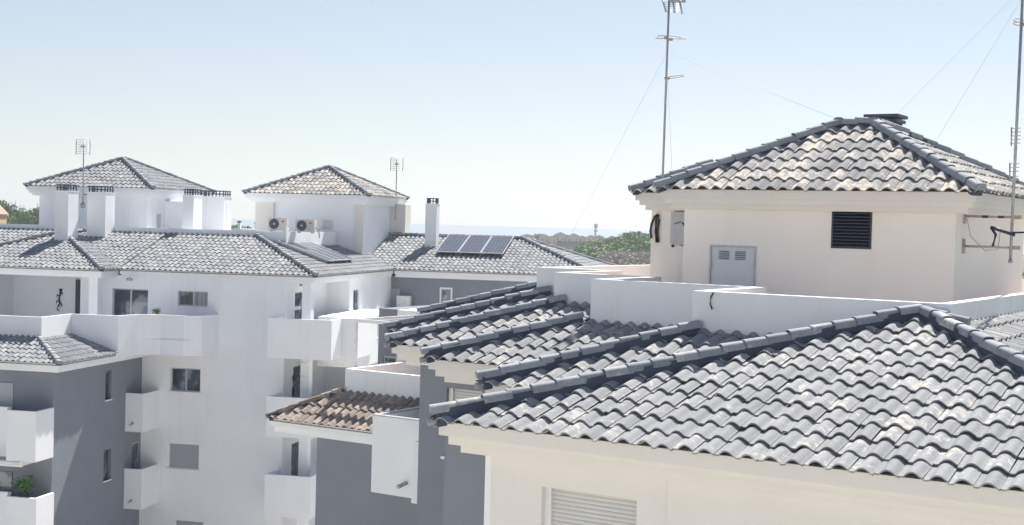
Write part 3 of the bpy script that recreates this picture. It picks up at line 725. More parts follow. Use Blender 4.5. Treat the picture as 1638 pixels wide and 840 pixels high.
g = MB(); slat_sheet(g, w, r0+19.45+.02, r1+19.45, -5.0, rz, -.03, .06); o = g.build('roller_shutter', M['shuttergrey'], R)
g = MB(); w.box(g, r0+19.42, r0+19.47, -5.0, rz+.04, -.06, -.001); w.box(g, r1+19.45, r1+19.5, -5.0, rz+.04, -.06, -.001); g.build('frame', M['alu'], o)
l0, lz = L.onb(600, 495, 62.4); l1, _ = L.onb(657, 504, 62.4)
g = MB(); g.box(L, -19.5, l1, 62.4, 63.5, lz-.55, lz-.28); g.box(L, -19.5, l1, 62.4, 62.52, lz-.28, lz); g.box(L, l1-.12, l1, 62.52, 63.5, lz-.28, lz); g.build('ledge', M['white'], R, fixn=True)
# lower grey wing
LE = (-26.35, 44.94); lz0 = -5.5
lf = front_slope(L, -34.0, -26.35, 44.94, 47.1, lz0, [(1, 1, 44.94-26.35)], R, TF, K, 8)
lr = right_slope(L, -28.4, -26.35, 44.94, 49.3, lz0, [(-1, -1, -(44.94-26.35)), (0, 1, 49.3)], R, TF, K, 8)
bed_b(L, [(-34, 44.96), (-26.37, 44.96), (-28.5, 47.1), (-34, 47.1)], lz0, 44.94, K, lf); bed_r(L, [(-26.37, 44.96), (-26.37, 49.3), (-28.4, 49.3), (-28.4, 46.99)], lz0, -26.35, K, lr)
hips(lf, L, [((-26.37, 44.96, lz0), (-28.45, 47.04, lz0+.69))], name='hip_ridge', rad=.11, low=.08)
cornice(R, L, [(-26.35, 44.94), (-26.35, 52.25), (-34.5, 52.25), (-34.5, 44.94)], lz0+.02, [(.06, .20), (.14, .14)], M['white'])
g = MB()
GW = [(-26.85, 45.4), (-26.85, 52.3), (-34.2, 52.3), (-34.2, 45.4)]
gh = []
for (u0, v0, u1, v1) in ((169, 594, 178, 638), (166, 721, 177, 766)):
    ba, za = L.ona(u0, v0, -26.85); bb, zb_ = L.ona(u1, v1, -26.85); gh.append((ba-45.4, bb-45.4, zb_, za, .16))
bd0, zd = L.ona(211, 710, -26.85); bd1, _ = L.ona(224, 710, -26.85); gh.append((bd0-45.4, bd1-45.4, -11.5, zd, .12))
wall_ring(g, L, GW, GROUND, -5.78, {0: gh}); g.build('grey_wall', M['grey'], R)
w = Wall(L, (-26.85, 45.4), (-26.85, 52.3))
for q in gh[:2]: window(R, w, *q[:4], .14, 'slit')
window(R, w, *gh[2][:4], .10, 'single', 'glazed_door', None, False)
# front of the grey wing: shuttered bay, balconies, awning box
w = Wall(L, (-34.2, 45.4), (-26.85, 45.4)); af = lambda u, v, b=45.4: L.onb(u, v, b)
g = MB(); a1, z1 = af(22, 613); w.box(g, 0, a1+34.2, -8.2, z1, -.04, -.002); g.build('roller_shutter', M['shuttergrey'], R)
g = MB(); a1, z1 = af(20, 755); w.box(g, 0, a1+34.2, -11.2, z1, -.04, -.002); g.build('glazed_door', M['glass'], R)
for (v0, v1) in ((659, 740), (798, 878)):
    aa, za = L.onb(58, v0, 44.2); ab, zb_ = L.onb(58, v1, 44.2); am, _ = L.onb(11, v0, 44.2)
    balcony(R, L, [(-33, 44.9), (am-.4, 44.9), (am, 44.2), (aa, 44.2), (aa, 45.4)], zb_, za, .12, [(-33, 44.9), (am-.4, 44.9), (am, 44.2), (aa, 44.2), (aa, 45.4), (-33, 45.4)])
aw0, awz = L.onb(42, 745, 44.4)
aw = MB(); aw.tube([L.w(-31.5, 44.3, awz+.1), L.w(aw0-.15, 44.3, awz+.1)], .07, 10); aw.box(L, aw0-.15, aw0-.08, 44.2, 45.3, awz, awz+.22); aw.box(L, -31.5, aw0-.15, 44.36, 44.42, awz-.06, awz+.01)
tag(aw.build('rolled_awning', M['whitemetal'], None, L.w(aw0-1, 44.4, awz), fixn=True), 'rolled-up white awning fixed under the lower left grey balcony', 'awning')
# upper terrace parapet with bends, then balcony front
tpath = [(-34.0, 47.1), (-28.4, 47.1), (-28.4, 49.3), (-26.4, 49.35), (-26.15, 50.5), (-25.3, 50.85), (-24.3, 50.85), (-23.7, 51.2), (-23.45, 52.3)]
o = parapet(R, L, tpath, -5.62, -3.98, .12, M['white'], 'terrace_parapet')
g = MB(); g.prism(L, [(-34, 47.15), (-28.45, 47.15), (-28.45, 49.35), (-26.45, 49.4), (-26.2, 50.5), (-25.3, 50.8), (-24.3, 50.8), (-23.75, 51.2), (-23.5, 52.28), (-34, 52.28)], -5.6, -4.98); g.build('terrace_floor', M['white'], R, fixn=True)
# small balconies against the grey side wall
for (vt, vb) in ((629, 692), (750, 816)):
    a0, zt_ = L.onb(204, vt, 50.9); a1, zb_ = L.onb(230, vb, 50.9)
    balcony(R, L, [(-26.84, 50.9), (-26.05, 50.9), (-26.05, 52.3)], zb_, zt_, .12, [(-26.84, 50.9), (-26.05, 50.9), (-26.05, 52.3), (-26.84, 52.3)])
    spout(R, L, -26.5, 50.9, zb_+.35)
# right-hand balconies round the corner column
for i, (zt_, zb_) in enumerate(((-3.93, -5.53), (-7.08, -8.69), (-10.22, -11.9))):
    if i == 0:
        pth = [(-20.75, 52.3), (-20.75, 51.0), (-18.9, 51.0), (-18.1, 51.08), (-18.1, 52.3), (-17.45, 52.3), (-17.45, 55.0), (-19.5, 55.0)]
        flr = [(-20.7, 51.05), (-18.9, 51.05), (-18.15, 51.1), (-18.15, 52.35), (-17.5, 52.35), (-17.5, 54.95), (-20.5, 54.95), (-20.7, 52.28)]
    else:
        pth = [(-20.75, 52.3), (-20.75, 51.0), (-18.8, 51.0), (-18.8, 57.6), (-19.5, 57.6)]
        flr = [(-20.7, 51.05), (-18.85, 51.05), (-18.85, 57.55), (-19.5, 57.55), (-20.55, 57.3), (-20.7, 52.28)]
    balcony(R, L, pth, zb_, zt_, .12, flr)
bb0, bz1 = L.ona(575, 513, -17.7); bb1, _ = L.ona(640, 513, -17.7); bz0 = L.ona(602, 580, -17.7)[1]
w0b, w1z = L.ona(585, 517, -17.7); w1b, w0z = L.ona(605, 539, -17.7)
g = MB(); wall_ring(g, L, [(-17.7, bb0), (-17.7, bb1), (-19.5, bb1), (-19.5, bb0)], bz0, bz1+.1, {0: [(w0b-bb0, w1b-bb0, w0z, w1z, .12)]}); g.box(L, -19.45, -17.75, bb0+.05, bb1-.05, bz0-.01, bz0+.05)
g.build('bay', M['white'], R); w = Wall(L, (-17.7, bb0), (-17.7, bb1)); window(R, w, w0b-bb0, w1b-bb0, w0z, w1z, .10, 'slide')
# striped drape / cable turns round the corner column
g = MB()
for i in range(3):
    zz = -5.75-.55*i
    g.tube([L.w(-19.84, 52.29, zz), L.w(-19.62, 52.27, zz-.08), L.w(-19.44, 52.29, zz+.05)], .02, 5)
g.build('cable_tie', M['whitemetal'], R)
# parapet and terrace behind the main slope
parapet(R, L, [(-41, TOP), (-22.3, TOP), (-22.3, 63.3)], -1.2, -.52, .16, M['white'])
g = MB(); g.box(L, -41, -22.3, TOP+.16, 72, -1.6, -1.1); g.build('terrace_floor', M['white'], R)
# towers
def ltower(a0, a1, b0, b1, zt, label):
    tm = MB()
    poly = [(a1-.5, b0+.5), (a1-.5, b1-.5), (a0+.5, b1-.5), (a0+.5, b0+.5)]
    wall_ring(tm, L, poly, -2.2, zt-.05)
    t_ = tm.build('tower', M['white'], R); t_['label'] = label
    E = [(a1, b0), (a1, b1), (a0, b1), (a0, b0)]
    cornice(t_, L, E, zt+.02, [(.07, .21), (.14, .12), (.25, .12)], M['white'])
    run = (a1-a0)/2; ac = (a0+a1)/2; kk = .45; dz = kk*run; d2 = (b1-b0)/2
    f = front_slope(L, a0, a1, b0, b0+run, zt, [(-1, 1, b0-a0), (1, 1, b0+a1)], t_, M['tile_tower'] if label.startswith('second') else TF, kk, 6)
    right_slope(L, ac, a1, b0, b1, zt, [(-1, -1, -(b0+a1)), (-1, 1, b1-a1)], t_, M['tile_tower'] if label.startswith('second') else TF, kk, 5)
    solid(L, [(a0+.13, b0+.13, zt+.02), (a1-.13, b0+.13, zt+.02), (a1-.13, b1-.13, zt+.02), (a0+.13, b1-.13, zt+.02), (ac, b0+run, zt+dz-.03), (ac, b1-run, zt+dz-.03)],
          [(0, 1, 4), (1, 2, 5, 4), (2, 3, 5), (3, 0, 4, 5), (3, 2, 1, 0)]).build('roof_bed', M['farroof'], t_)
    hips(t_, L, [((a0+.02, b0+.02, zt), (ac, b0+run, zt+dz)), ((a1-.02, b0+.02, zt), (ac, b0+run, zt+dz)), ((a1-.02, b1-.02, zt), (ac, b1-run, zt+dz)), ((a0+.02, b1-.02, zt), (ac, b1-run, zt+dz))], None, 'hip_ridge', .115, .09)
    return t_
t1 = ltower(-36.0, -29.4, 58.0, 64.8, 1.28, 'first rooftop tower behind the chimneys')
t2 = ltower(-27.05, -20.5, 62.9, 69.5, 1.28, 'second rooftop tower beside the air conditioners')
g = MB(); g.box(L, -29.9, -26.75, 60.3, 60.75, -1.1, .75)
a0, _ = L.onb(236, 320, 58.5); g.box(L, -31.0, -29.9, 58.44, 58.5, -1.1, .9); g.build('side_room', M['white'], t1)
g = MB(); w = Wall(L, (-29.9, 58.5), (-29.9, 60.3)); w.box(g, .9, 1.3, -1.1, .12, -.02, -.002); g.build('service_door', M['box'], t1)
for q in ((-21.4, -20.95, 63.36, 63.4, -2.2, .88), (-26.55, -25.6, 63.28, 63.4, -1.1, .88), (-20.99, -20.2, 68.0, 69.0, -1.4, .95)):
    g = MB(); g.box(L, *q); g.build('pilaster', M['white_near'], t2)
va, vz = L.onb(517, 352, 63.4); vb, vz2 = L.onb(531, 366, 63.4)
w = Wall(L, (-26.55, 63.4), (-21, 63.4)); g = MB(); w.box(g, va+26.55-.04, vb+26.55+.04, vz2-.04, vz+.04, -.03, -.001); vv = g.build('wall_vent', M['white_near'], t2)
g = MB()
for i in range(5): w.box(g, va+26.55, vb+26.55, vz2+.085*i, vz2+.085*i+.03, -.036, -.031)
g.build('vent_slats', M['shuttergrey'], t2)
# chimneys (all stand to the same height)
def lch(u0, u1, b, dep, zb):
    a0, _ = L.onb(u0, 340, b); a1, _ = L.onb(u1, 340, b); return chimney(R, L, a0, a1, b, b+dep, zb, 1.0, M['white'])
lch(87.5, 109, 54.0, .85, -1.6); lch(139, 168.5, 55.9, .85, -1.3); lch(292, 309.5, 57.5, .9, -1.15); lch(319, 358, 60.0, .9, -1.15); lch(680.5, 698.5, 66.2, .55, -1.6)
# ---- things on the left block
def ac_unit(a, b, z, label, wdt=.9, hgt=.62):
    o = thing('air_conditioner', label, 'air conditioner', L.w(a+wdt/2, b, z), 'air conditioners beside the second tower')
    g = MB(); g.box(L, a, a+wdt, b, b+.33, z+.06, z+hgt); g.box(L, a+.1, a+.16, b+.02, b+.3, z, z+.06); g.box(L, a+wdt-.16, a+wdt-.1, b+.02, b+.3, z, z+.06); g.build('casing', M['casing'], o)
    c = L.w(a+wdt*.34, b-.001, z+.06+(hgt-.06)/2); nrm = L.w(0, -1, 0)
    g = MB(); g.disc(c, nrm, .235, .012, 22); f = g.build('fan', M['louvre'], o)
    g = MB(); g.disc(c+nrm*.013, nrm, .06, .01, 14)
    for rr in (.12, .18, .235):
        pts = [c+nrm*.02+L.w(math.cos(x*math.pi/9)*rr, 0, 0)+Vector((0, 0, math.sin(x*math.pi/9)*rr)) for x in range(19)]; g.tube(pts, .005, 4)
    g.build('fan_guard', M['alu'], f)
    g = MB(); g.disc(L.w(a+wdt*.80, b-.001, z+hgt*.74), nrm, .052, .006, 14); g.build('badge', M['red'], o)
    g = MB(); g.box(L, a+wdt*.75, a+wdt*.85, b-.004, b-.001, z+hgt*.55, z+hgt*.58); g.build('lettering', M['alu'], o)
    g = MB(); g.tube([L.w(a+wdt, b+.15, z+.25), L.w(a+wdt+.12, b+.15, z+.28), L.w(a+wdt+.16, b+.18, z+.1), L.w(a+wdt+.17, b+.25, z-.2)], .025, 6); g.build('pipe', M['steel'], o)
a0, z0 = L.onb(428, 372, 57.6); a1, z1 = L.onb(468, 373, 57.6)
g = MB(); g.box(L, -24.3, -22.4, 57.45, 58.1, -1.1, -.53); g.build('plinth', M['white'], R)
ac_unit(a0, 57.6, -.53, 'left air conditioner with round fan on the low terrace wall'); ac_unit(a1+.1, 57.65, -.57, 'right air conditioner with round fan nearest the square wall vent')
bx = MB(); a0, z0 = L.onb(634, 495, 63.0); a1, z1 = L.onb(655, 474, 63.0); bx.box(L, a0, a1, 63.0, 63.35, z0, z1); bx.box(L, a0+.05, a1-.05, 62.99, 63.0-.001, z0+.06, z1-.06)
tag(bx.build('utility_cabinet', M['whitemetal'], None, L.w(a0, 63, z0)), 'pale box cabinet standing on the ledge of the grey wing wall', 'cabinet')
def solar(F, p, eu, ev, up, wd, ln, label, group):
    """p lower corner (world), eu across, ev up the slope, up normal"""
    o = thing('solar_panel', label, 'solar panel', p, group)
    g = MB(); t = .035
    def bx(u0, u1, v0, v1, w0, w1, mbb):
        P = [p+eu*u+ev*v+up*w_ for w_ in (w0, w1) for u, v in ((u0, v0), (u1, v0), (u1, v1), (u0, v1))]
        mbb.add(P, [(3, 2, 1, 0), (4, 5, 6, 7), (0, 1, 5, 4), (1, 2, 6, 5), (2, 3, 7, 6), (3, 0, 4, 7)])
    bx(0, wd, 0, t, 0, .045, g); bx(0, wd, ln-t, ln, 0, .045, g); bx(0, t, t, ln-t, 0, .045, g); bx(wd-t, wd, t, ln-t, 0, .045, g)
    g.build('frame', M['alu'], o)
    g = MB(); bx(t, wd-t, t, ln-t, .005, .036, g); c = g.build('cells', M['solar'], o)
    uvl = c.data.uv_layers.new(name='UVMap')
    for po in c.data.polygons:
        for li in po.loop_indices:
            co = c.data.vertices[c.data.loops[li].vertex_index].co+o.location-p
            uvl.data[li].uv = (co.dot(eu)/wd, co.dot(ev)/ln)
    g = MB(); bx(.1, .14, .1, ln-.1, -.13, 0, g); bx(wd-.14, wd-.1, .1, ln-.1, -.13, 0, g); g.build('mounting_rail', M['steel'], o)
c00 = L.onpb(697, 409.5, ze, WBE, K); c10 = L.onpb(806, 412.5, ze, WBE, K); c01 = L.onpb(708, 382, ze, WBE, K)
nrm = L.w(0, -K, 1).normalized(); ev = L.w(0, 1, K).normalized(); eu = L.w(1, 0, 0)
wt = c10[0]-c00[0]; lnn = (c01[1]-c00[1])*math.sqrt(1+K*K); 
nm = ['left', 'middle', 'right']
for i in range(3):
    p = L.w(c00[0]+wt/3*i, c00[1], ze+K*(c00[1]-WBE))+nrm*.20
    solar(L, p, eu, ev, nrm, wt/3-.02, lnn, nm[i]+' solar panel of the three on the roof beside the lone chimney', 'solar panels beside the lone chimney')
# four panels on the right-hand slope
c00 = L.onpa(524, 424.5, ze, AE, K); c10 = L.onpa(562, 420.5, ze, AE, K); c01 = L.onpa(450, 392.5, ze, AE, K)
nrm = L.w(K, 0, 1).normalized(); ev = L.w(-1, 0, K).normalized(); eu = L.w(0, 1, 0)
wt = min(c10[1]-c00[1], 4.2); lnn = abs(c01[0]-c00[0])*math.sqrt(1+K*K)
nm = ['nearest', 'second nearest', 'third', 'farthest']
for i in range(4):
    p = L.w(c00[0], c00[1]+wt/4*i, ze+K*(AE-c00[0]))+nrm*.18
    solar(L, p, eu, ev, nrm, wt/4-.02, lnn, nm[i]+' of the four panels in the row below the second tower', 'solar panels below the second tower')
# gecko ornament and round ornaments
g = MB(); ob = 53.86
def wo(u, v): a, z = L.onb(u, v, ob); return L.w(a, ob, z)
body = [(97, 466), (96, 472), (94, 478), (96, 484), (93, 490), (91, 494), (94, 497)]
g.tube([wo(*q) for q in body], .05, 6, .02); g.tube([wo(97, 462), wo(97, 467)], .075, 6, .05)
for q in (((96, 471), (99, 468), (100, 471)), ((95, 474), (91, 471), (91, 475)), ((96, 484), (99, 487), (98, 490)), ((95, 483), (91, 481), (90, 485))): g.tube([wo(*x) for x in q], .022, 5)
tag(g.build('wall_ornament', M['black'], None, wo(95, 480), fixn=True), 'black gecko shaped ornament on the terrace wall left of the dark door', 'ornament')
for i, (u, v, rr) in enumerate(((480, 602, .15), (471, 623, .15), (478, 628, .14))):
    bb, zz = L.ona(u, v, -20.5); bb = min(max(bb, 52.5), 53.4); g = MB(); c = L.w(-20.53, bb, zz); g.disc(c, L.w(1, 0, 0), rr, .03, 18); g.disc(c+L.w(.03, 0, 0), L.w(1, 0, 0), rr*.7, .015, 18)
    tag(g.build('wall_ornament', M['louvre'], None, c), ['topmost of three round dark wall ornaments by the loggia door', 'lower left of three round dark wall ornaments by the loggia door', 'lower right of three round dark wall ornaments by the loggia door'][i], 'ornament', 'round wall ornaments')
for u, v, lb in ((207, 447, 'small wall lamp above the sliding door under the far roof'), (484, 456, 'small hanging lamp above the upper loggia door')):
    a, z = L.onb(u, v, 52.0 if u < 300 else 53.4); g = MB(); g.tube([L.w(a-.12, 52.0 if u < 300 else 53.4, z), L.w(a+.12, 52.0 if u < 300 else 53.4, z)], .055, 8); g.tube([L.w(a, 52.0 if u < 300 else 53.4, z), L.w(a, 52.0 if u < 300 else 53.4, -2.53)], .02, 6)
    tag(g.build('wall_lamp', M['alu'], None, L.w(a, 52, z), fixn=True), lb, 'lamp')
# ------------------------------------------------------------------ foliage helper
def clump(mb, c, rx, rz, n, size, rnd, bias=.5):
    for _ in range(n):
        while True:
            p = Vector((rnd.uniform(-1, 1), rnd.uniform(-1, 1), rnd.uniform(-1, 1)))
            if .35 < p.length < 1: break
        q = Vector(c)+Vector((p.x*rx, p.y*rx, p.z*rz))
        d = Vector((rnd.gauss(0, 1), rnd.gauss(0, 1), rnd.gauss(0, 1))).normalized(); e = d.orthogonal().normalized(); f = d.cross(e); s = size*rnd.uniform(.5, 1.3)
        mb.add([q+e*s, q+f*s*.6, q-e*s, q-f*s*.6], [(0, 1, 2, 3)], False, rnd.random()*.6+.4*max(0, min(1, (p.z+1)/2)))
# potted plants
def potplant(loc, sz, label):
    o = thing('potted_plant', label, 'potted plant', loc); rnd = random.Random(3)
    g = MB(); g.tube([loc, loc+Vector((0, 0, sz*.35))], sz*.16, 10, sz*.22); g.build('pot', M['plantpot'], o)
    g = MB(); 
    for _ in range(5): clump(g, loc+Vector((rnd.uniform(-.2, .2)*sz, rnd.uniform(-.2, .2)*sz, sz*rnd.uniform(.5, .95))), sz*.28, sz*.25, 60, sz*.06, rnd)
    g.build('foliage', M['pine'], o)
a, z = L.onb(38, 800, 44.75); potplant(L.w(a, 44.75, z-.1), 1.0, 'leafy potted plant on the lowest left balcony')
a, z = L.onb(250, 508, 51.3); potplant(L.w(a, 51.3, z-.05), .45, 'small potted plant behind the curved terrace parapet')
# ------------------------------------------------------------------ antennas
def yagi(mb, c, axis, across, ln, nel, half, rad=.006, boom=.012):
    """boom along axis, elements along across"""
    c = Vector(c); mb.tube([c, c+axis*ln], boom, 6)
    for i in range(nel):
        q = c+axis*ln*(i+.5)/nel; mb.tube([q-across*half*(1-.3*i/nel), q+across*half*(1-.3*i/nel)], rad, 5)
def grid_antenna(mb, c, half, h, rad):
    """two side dipole frames and cross wires"""
    for sx in (-1, 1):
        mb.tube([c+Vector((sx*half, 0, -h)), c+Vector((sx*half*1.04, 0, h*.1)), c+Vector((sx*half, 0, h))], rad*1.7, 5)
    for i in range(7):
        z = -h*.9+1.8*h*i/6; mb.tube([c+Vector((-half, .05, z)), c+Vector((half, .05, z))], rad*.7, 4)
    for sx in (-.5, 0, .5): mb.tube([c+Vector((sx*half, .05, -h*.9)), c+Vector((sx*half, .05, h*.9))], rad*.7, 4)
zz = .86
A1 = N.w(-11.35, 24.0, .86)
p0 = at(1060, 285, A1.y); ptop = at(1071.5, -30, A1.y)
an = thing('antenna_mast', 'tall thin antenna mast behind the left corner of the near tower roof', 'antenna', Vector((p0.x, p0.y, .75)))
g = MB(); g.tube([Vector((p0.x, p0.y, .72)), p0, p0+(ptop-p0)*.5, ptop], .022, 8); g.build('mast', M['steel'], an)
rx = Vector((1, 0, 0)); ry = Vector((0, 1, 0))
def an_at(f): return p0+(ptop-p0)*f
def A1p(u, v): return at(u, v, A1.y)
g = MB()
for (u0, v0, u1, v1) in ((1060, 0, 1065, 19), (1076, 0, 1079, 21), (1087, 0, 1091, 22)):
    g.tube([A1p(u0, v0), A1p(u1, v1)], .018, 5)
for k_ in range(6):
    v = 3+3.2*k_; g.tube([A1p(1061+v*.2, v), A1p(1075, v+1)], .006, 4); g.tube([A1p(1077, v), A1p(1088, v+1)], .006, 4)
g.box(W0, A1p(1070, 0).x, A1p(1082, 0).x, A1.y-.05, A1.y+.05, A1p(1070, 4).z, A1p(1070, -8).z); g.tube([A1p(1076, 0), A1p(1096, 3)], .02, 6); g.tube([A1p(1094, -4), A1p(1094, 4)], .035, 6)
g.tube([A1p(1070, -8), A1p(1092, -8)], .012, 5); g.build('panel_antenna', M['steel'], an)
g = MB(); g.tube([A1p(1048, 61.5), A1p(1097, 62.5)], .008, 5); g.tube([A1p(1053, 57), A1p(1080, 58), A1p(1090, 61)], .008, 5); g.tube([A1p(1053, 57), A1p(1052, 60)], .008, 5); g.tube([A1p(1062, 60), A1p(1076, 64)], .03, 6); g.build('dipole', M['rust'], an)
g = MB(); g.tube([A1p(1064, 124), A1p(1093, 119.5), A1p(1094, 122), A1p(1065, 127)], .009, 5); g.tube([A1p(1063, 125), A1p(1071, 125)], .03, 6); g.build('dipole', M['rust'], an)
g = MB()
apx = N.w(-7.75, 24.3, bz+.15)
g.tube([A1p(1067.5, 84), at(1338, 190, apx.y)], .003, 4); g.tube([A1p(1067.5, 84), N.w(N.onb(885, 430, 24.76)[0], 24.78, -.85)], .003, 4); g.tube([A1p(1068, 120), at(1075, 276, A1.y+.8)], .003, 4); g.build('guy_wire', M['wire'], an)
# right-hand mast on wall brackets
mA, mB = -4.62, 22.45
pm = N.w(mA, mB, 0); q0 = at(1616, 421, pm.y); q1 = at(1637, -30, pm.y)
am_ = thing('antenna_mast', 'antenna mast clamped to the right side wall of the near tower on two brackets', 'antenna', N.w(-5.45, mB, -.2))
g = MB(); g.tube([q0, q0+(q1-q0)*.5, q1], .024, 10); g.tube([q0+(q1-q0)*.0, q0+(q1-q0)*.012], .034, 10); g.build('mast', M['steel'], am_)
def onm(v): 
    f = (421-v)/451; return q0+(q1-q0)*f
for v in (347, 396):
    g = MB(); e = onm(v); wl_ = N.w(-5.46, mB, e.z); e2 = Vector((e.x, e.y, e.z))
    g.tube([wl_, e2], .022, 6); g.box(N, -5.455, -5.42, mB-.05, mB+.05, e.z-.12, e.z+.12); g.box(N, mA-.05, mA+.05, mB-.05, mB+.05, e.z-.03, e.z+.03); o = g.build('bracket', M['rust'], am_)
    if v == 347:
        b_ = MB()
        for f in (.4, .72): b_.tube([wl_+(e2-wl_)*f, wl_+(e2-wl_)*(f+.12)], .025, 6)
        b_.build('insulation_tape', M['louvre'], o)
g = MB(); c = onm(372); s_ = N.w(-5.0, mB-.1, c.z+.08)
g.tube([s_, s_+N.w(.15, 0, -.05), c+N.w(.05, 0, -.04)], .028, 6); g.tube([s_, s_+N.w(.08, 0, -.12), s_+N.w(.04, 0, -.30)], .024, 6); g.tube([c, c+N.w(.7, 0, .03)], .016, 6); g.build('cable_arm', M['louvre'], am_)
g = MB(); g.tube([N.w(-5.40, mB, onm(350).z), N.w(-5.33, mB, onm(380).z), N.w(-5.1, mB, onm(402).z), N.w(-4.9, mB, onm(400).z), N.w(-4.85, mB-.1, onm(365).z)], .006, 5); g.build('thin_cable', M['rust'], am_)
g = MB()
c = at(1632, 38, pm.y)
pts = [c+Vector((.09*math.cos(t*math.pi/6)-.02, .05*math.sin(t*math.pi/6), .035*math.sin(t*math.pi/6))) for t in range(13)]; g.tube(pts, .008, 5); g.tube([p+Vector((.0, 0, .05)) for p in pts], .008, 5); g.tube([c+Vector((0.03, 0, -.02)), c+Vector((.09, 0, 0))], .03, 6); g.build('loop_antenna', M['rust'], am_)
g = MB()
for v, n_ in ((205, 5), (262, 3), (282, 2)):
    for k_ in range(n_): c = onm(v+k_*6); g.tube([c+Vector((-.09, 0, 0)), c+Vector((.07, 0, .01))], .008, 5)
for v in (205, 262): c = onm(v); g.tube([c+Vector((-.08, 0, .02)), c+Vector((-.07, 0, -.28))], .012, 5)
g.build('clamp', M['steel'], am_)
g = MB(); g.tube([onm(-20), at(1440, 178, apx.y+1.2)], .0028, 4); g.tube([onm(-10)+Vector((.03, 0, 0)), at(1500, 221, apx.y)], .0028, 4); g.build('guy_wire', M['wire'], am_)
# left block antennas
for (u, v0, v1, Y, lb, base) in ((133, 330, 224, 62.6, 'small grid antenna rising between the first two chimneys', None), (634, 305, 252, 70.5, 'small grid antenna behind the right corner of the second tower roof', None)):
    b0_ = at(u-.5, v0, Y); tp_ = at(u+1.0, v1, Y)
    o = thing('antenna_mast', lb, 'antenna', b0_, 'grid antennas on the left block')
    g = MB(); g.tube([b0_-Vector((0, 0, .0 if u < 300 else 1.5)), tp_], .028, 7); g.build('mast', M['steel'], o)
    c = at(u+1, v1+11, Y); g = MB(); grid_antenna(g, c-Vector((0, .1, 0)), .31, .36, .012); g.box(W0, c.x-.09, c.x+.09, c.y-.16, c.y-.02, c.z-.04, c.z+.06); g.build('grid', M['steel'], o)
    if u < 300:
        g = MB(); c = b0_+Vector((0, 0, .05)); g.tube([c+Vector((.09*math.cos(t*math.pi/5), 0, .13*math.sin(t*math.pi/5))) for t in range(11)], .02, 5); g.tube([c+Vector((0, 0, .5)), L.w(L.l(c.x, c.y)[0], 58.5, c.z+.5)], .02, 5); g.build('cable_coil', M['black'], o)
# ================================================================== TERRAIN, SEA
def terr(x, y):
    base = -17.5
    t = max(0, min(1, (y-90)/200)); t = t*t*(3-2*t); z = base+t*8.0
    h = math.exp(-((x+190)/90)**2-((y-430)/170)**2)*8.2; z += h
    t2 = max(0, min(1, (y-900)/600)); z -= t2*24
    return z
vs = []; fs = []
xs = [-6000, -3000, -1500, -800]+[-600+40*i for i in range(31)]+[800, 1500, 3000, 6000]; ys = [-400, -100, 0, 60]+[90+35*i for i in range(30)]+[1200, 1350, 1500, 1700]
for y in ys:
    for x in xs: vs.append(Vector((x, y, terr(x, y))))
nx = len(xs)
for j in range(len(ys)-1):
    for i in range(nx-1): fs.append((j*nx+i, j*nx+i+1, (j+1)*nx+i+1, (j+1)*nx+i))
g = MB(); g.add(vs, fs, True)
m, n, l, p = mat('dry_ground'); t = noise(n, l, .03, 6, .6, 0, coords(n, l))
l.new(ramp(n, l, t.outputs['Fac'], [(.35, (.06, .085, .035)), (.5, (.12, .13, .065)), (.7, (.20, .17, .11))]), p.inputs['Base Color']); p.inputs['Roughness'].default_value = .95
structure(g.build('ground', m))
g = MB(); g.quad(Vector((-60, -30, -17.4)), Vector((60, -30, -17.4)), Vector((60, 80, -17.4)), Vector((-60, 80, -17.4)))
structure(g.build('courtyard_paving', simple('pale_paving', (.55, .53, .50), .85)))
m, n, l, p = mat('sea_water'); p.inputs['Base Color'].default_value = (.03, .10, .17, 1); p.inputs['Roughness'].default_value = .35
t = noise(n, l, .05, 3, .6, 0, coords(n, l, (1, .3, 1))); bump(n, l, t.outputs['Fac'], p, .35, 2)
g = MB(); g.quad(Vector((-60000, 1300, -30)), Vector((60000, 1300, -30)), Vector((60000, 70000, -30)), Vector((-60000, 70000, -30)))
structure(g.build('sea', m))
# ================================================================== TREES
def tree_proto(seed, h, r, mname, n=900, flat=.7):
    rnd = random.Random(seed); o = thing('tree', 'x', 'tree', (0, 0, 0))
    g = MB(); th = h*.55; pts = [Vector((0, 0, 0)), Vector((rnd.uniform(-.2, .2), rnd.uniform(-.2, .2), th*.5)), Vector((rnd.uniform(-.4, .4), 0, th))]
    g.tube(pts, .22, 7, .12)
    cen = []
    for i in range(9):
        a = rnd.uniform(0, 6.28); rr = r*rnd.uniform(.15, .68); z = h*rnd.uniform(.5, .86)
        c = Vector((rr*math.cos(a), rr*math.sin(a), z)); cen.append(c); g.tube([pts[2]*.8, c], .08, 5, .03)
    g.build('trunk', M['bark'], o)
    g = MB()
    for c in cen: clump(g, c, r*rnd.uniform(.34, .5), r*rnd.uniform(.26, .4), n//9, .46, rnd)
    clump(g, Vector((0, 0, h*.83)), r*.5, r*.34, n//7, .46, rnd)
    g.build('crown', M[mname], o); return o
def copy_tree(o):
    c = o.copy(); COL.objects.link(c)
    for ch in o.children:
        d = ch.copy(); COL.objects.link(d); d.parent = c
    return c
protos = [tree_proto(1, 9, 4.2, 'pine'), tree_proto(2, 9, 3.6, 'pine'), tree_proto(3, 8, 4.6, 'olive'), tree_proto(4, 9, 4.0, 'olive')]
used = [False]*4
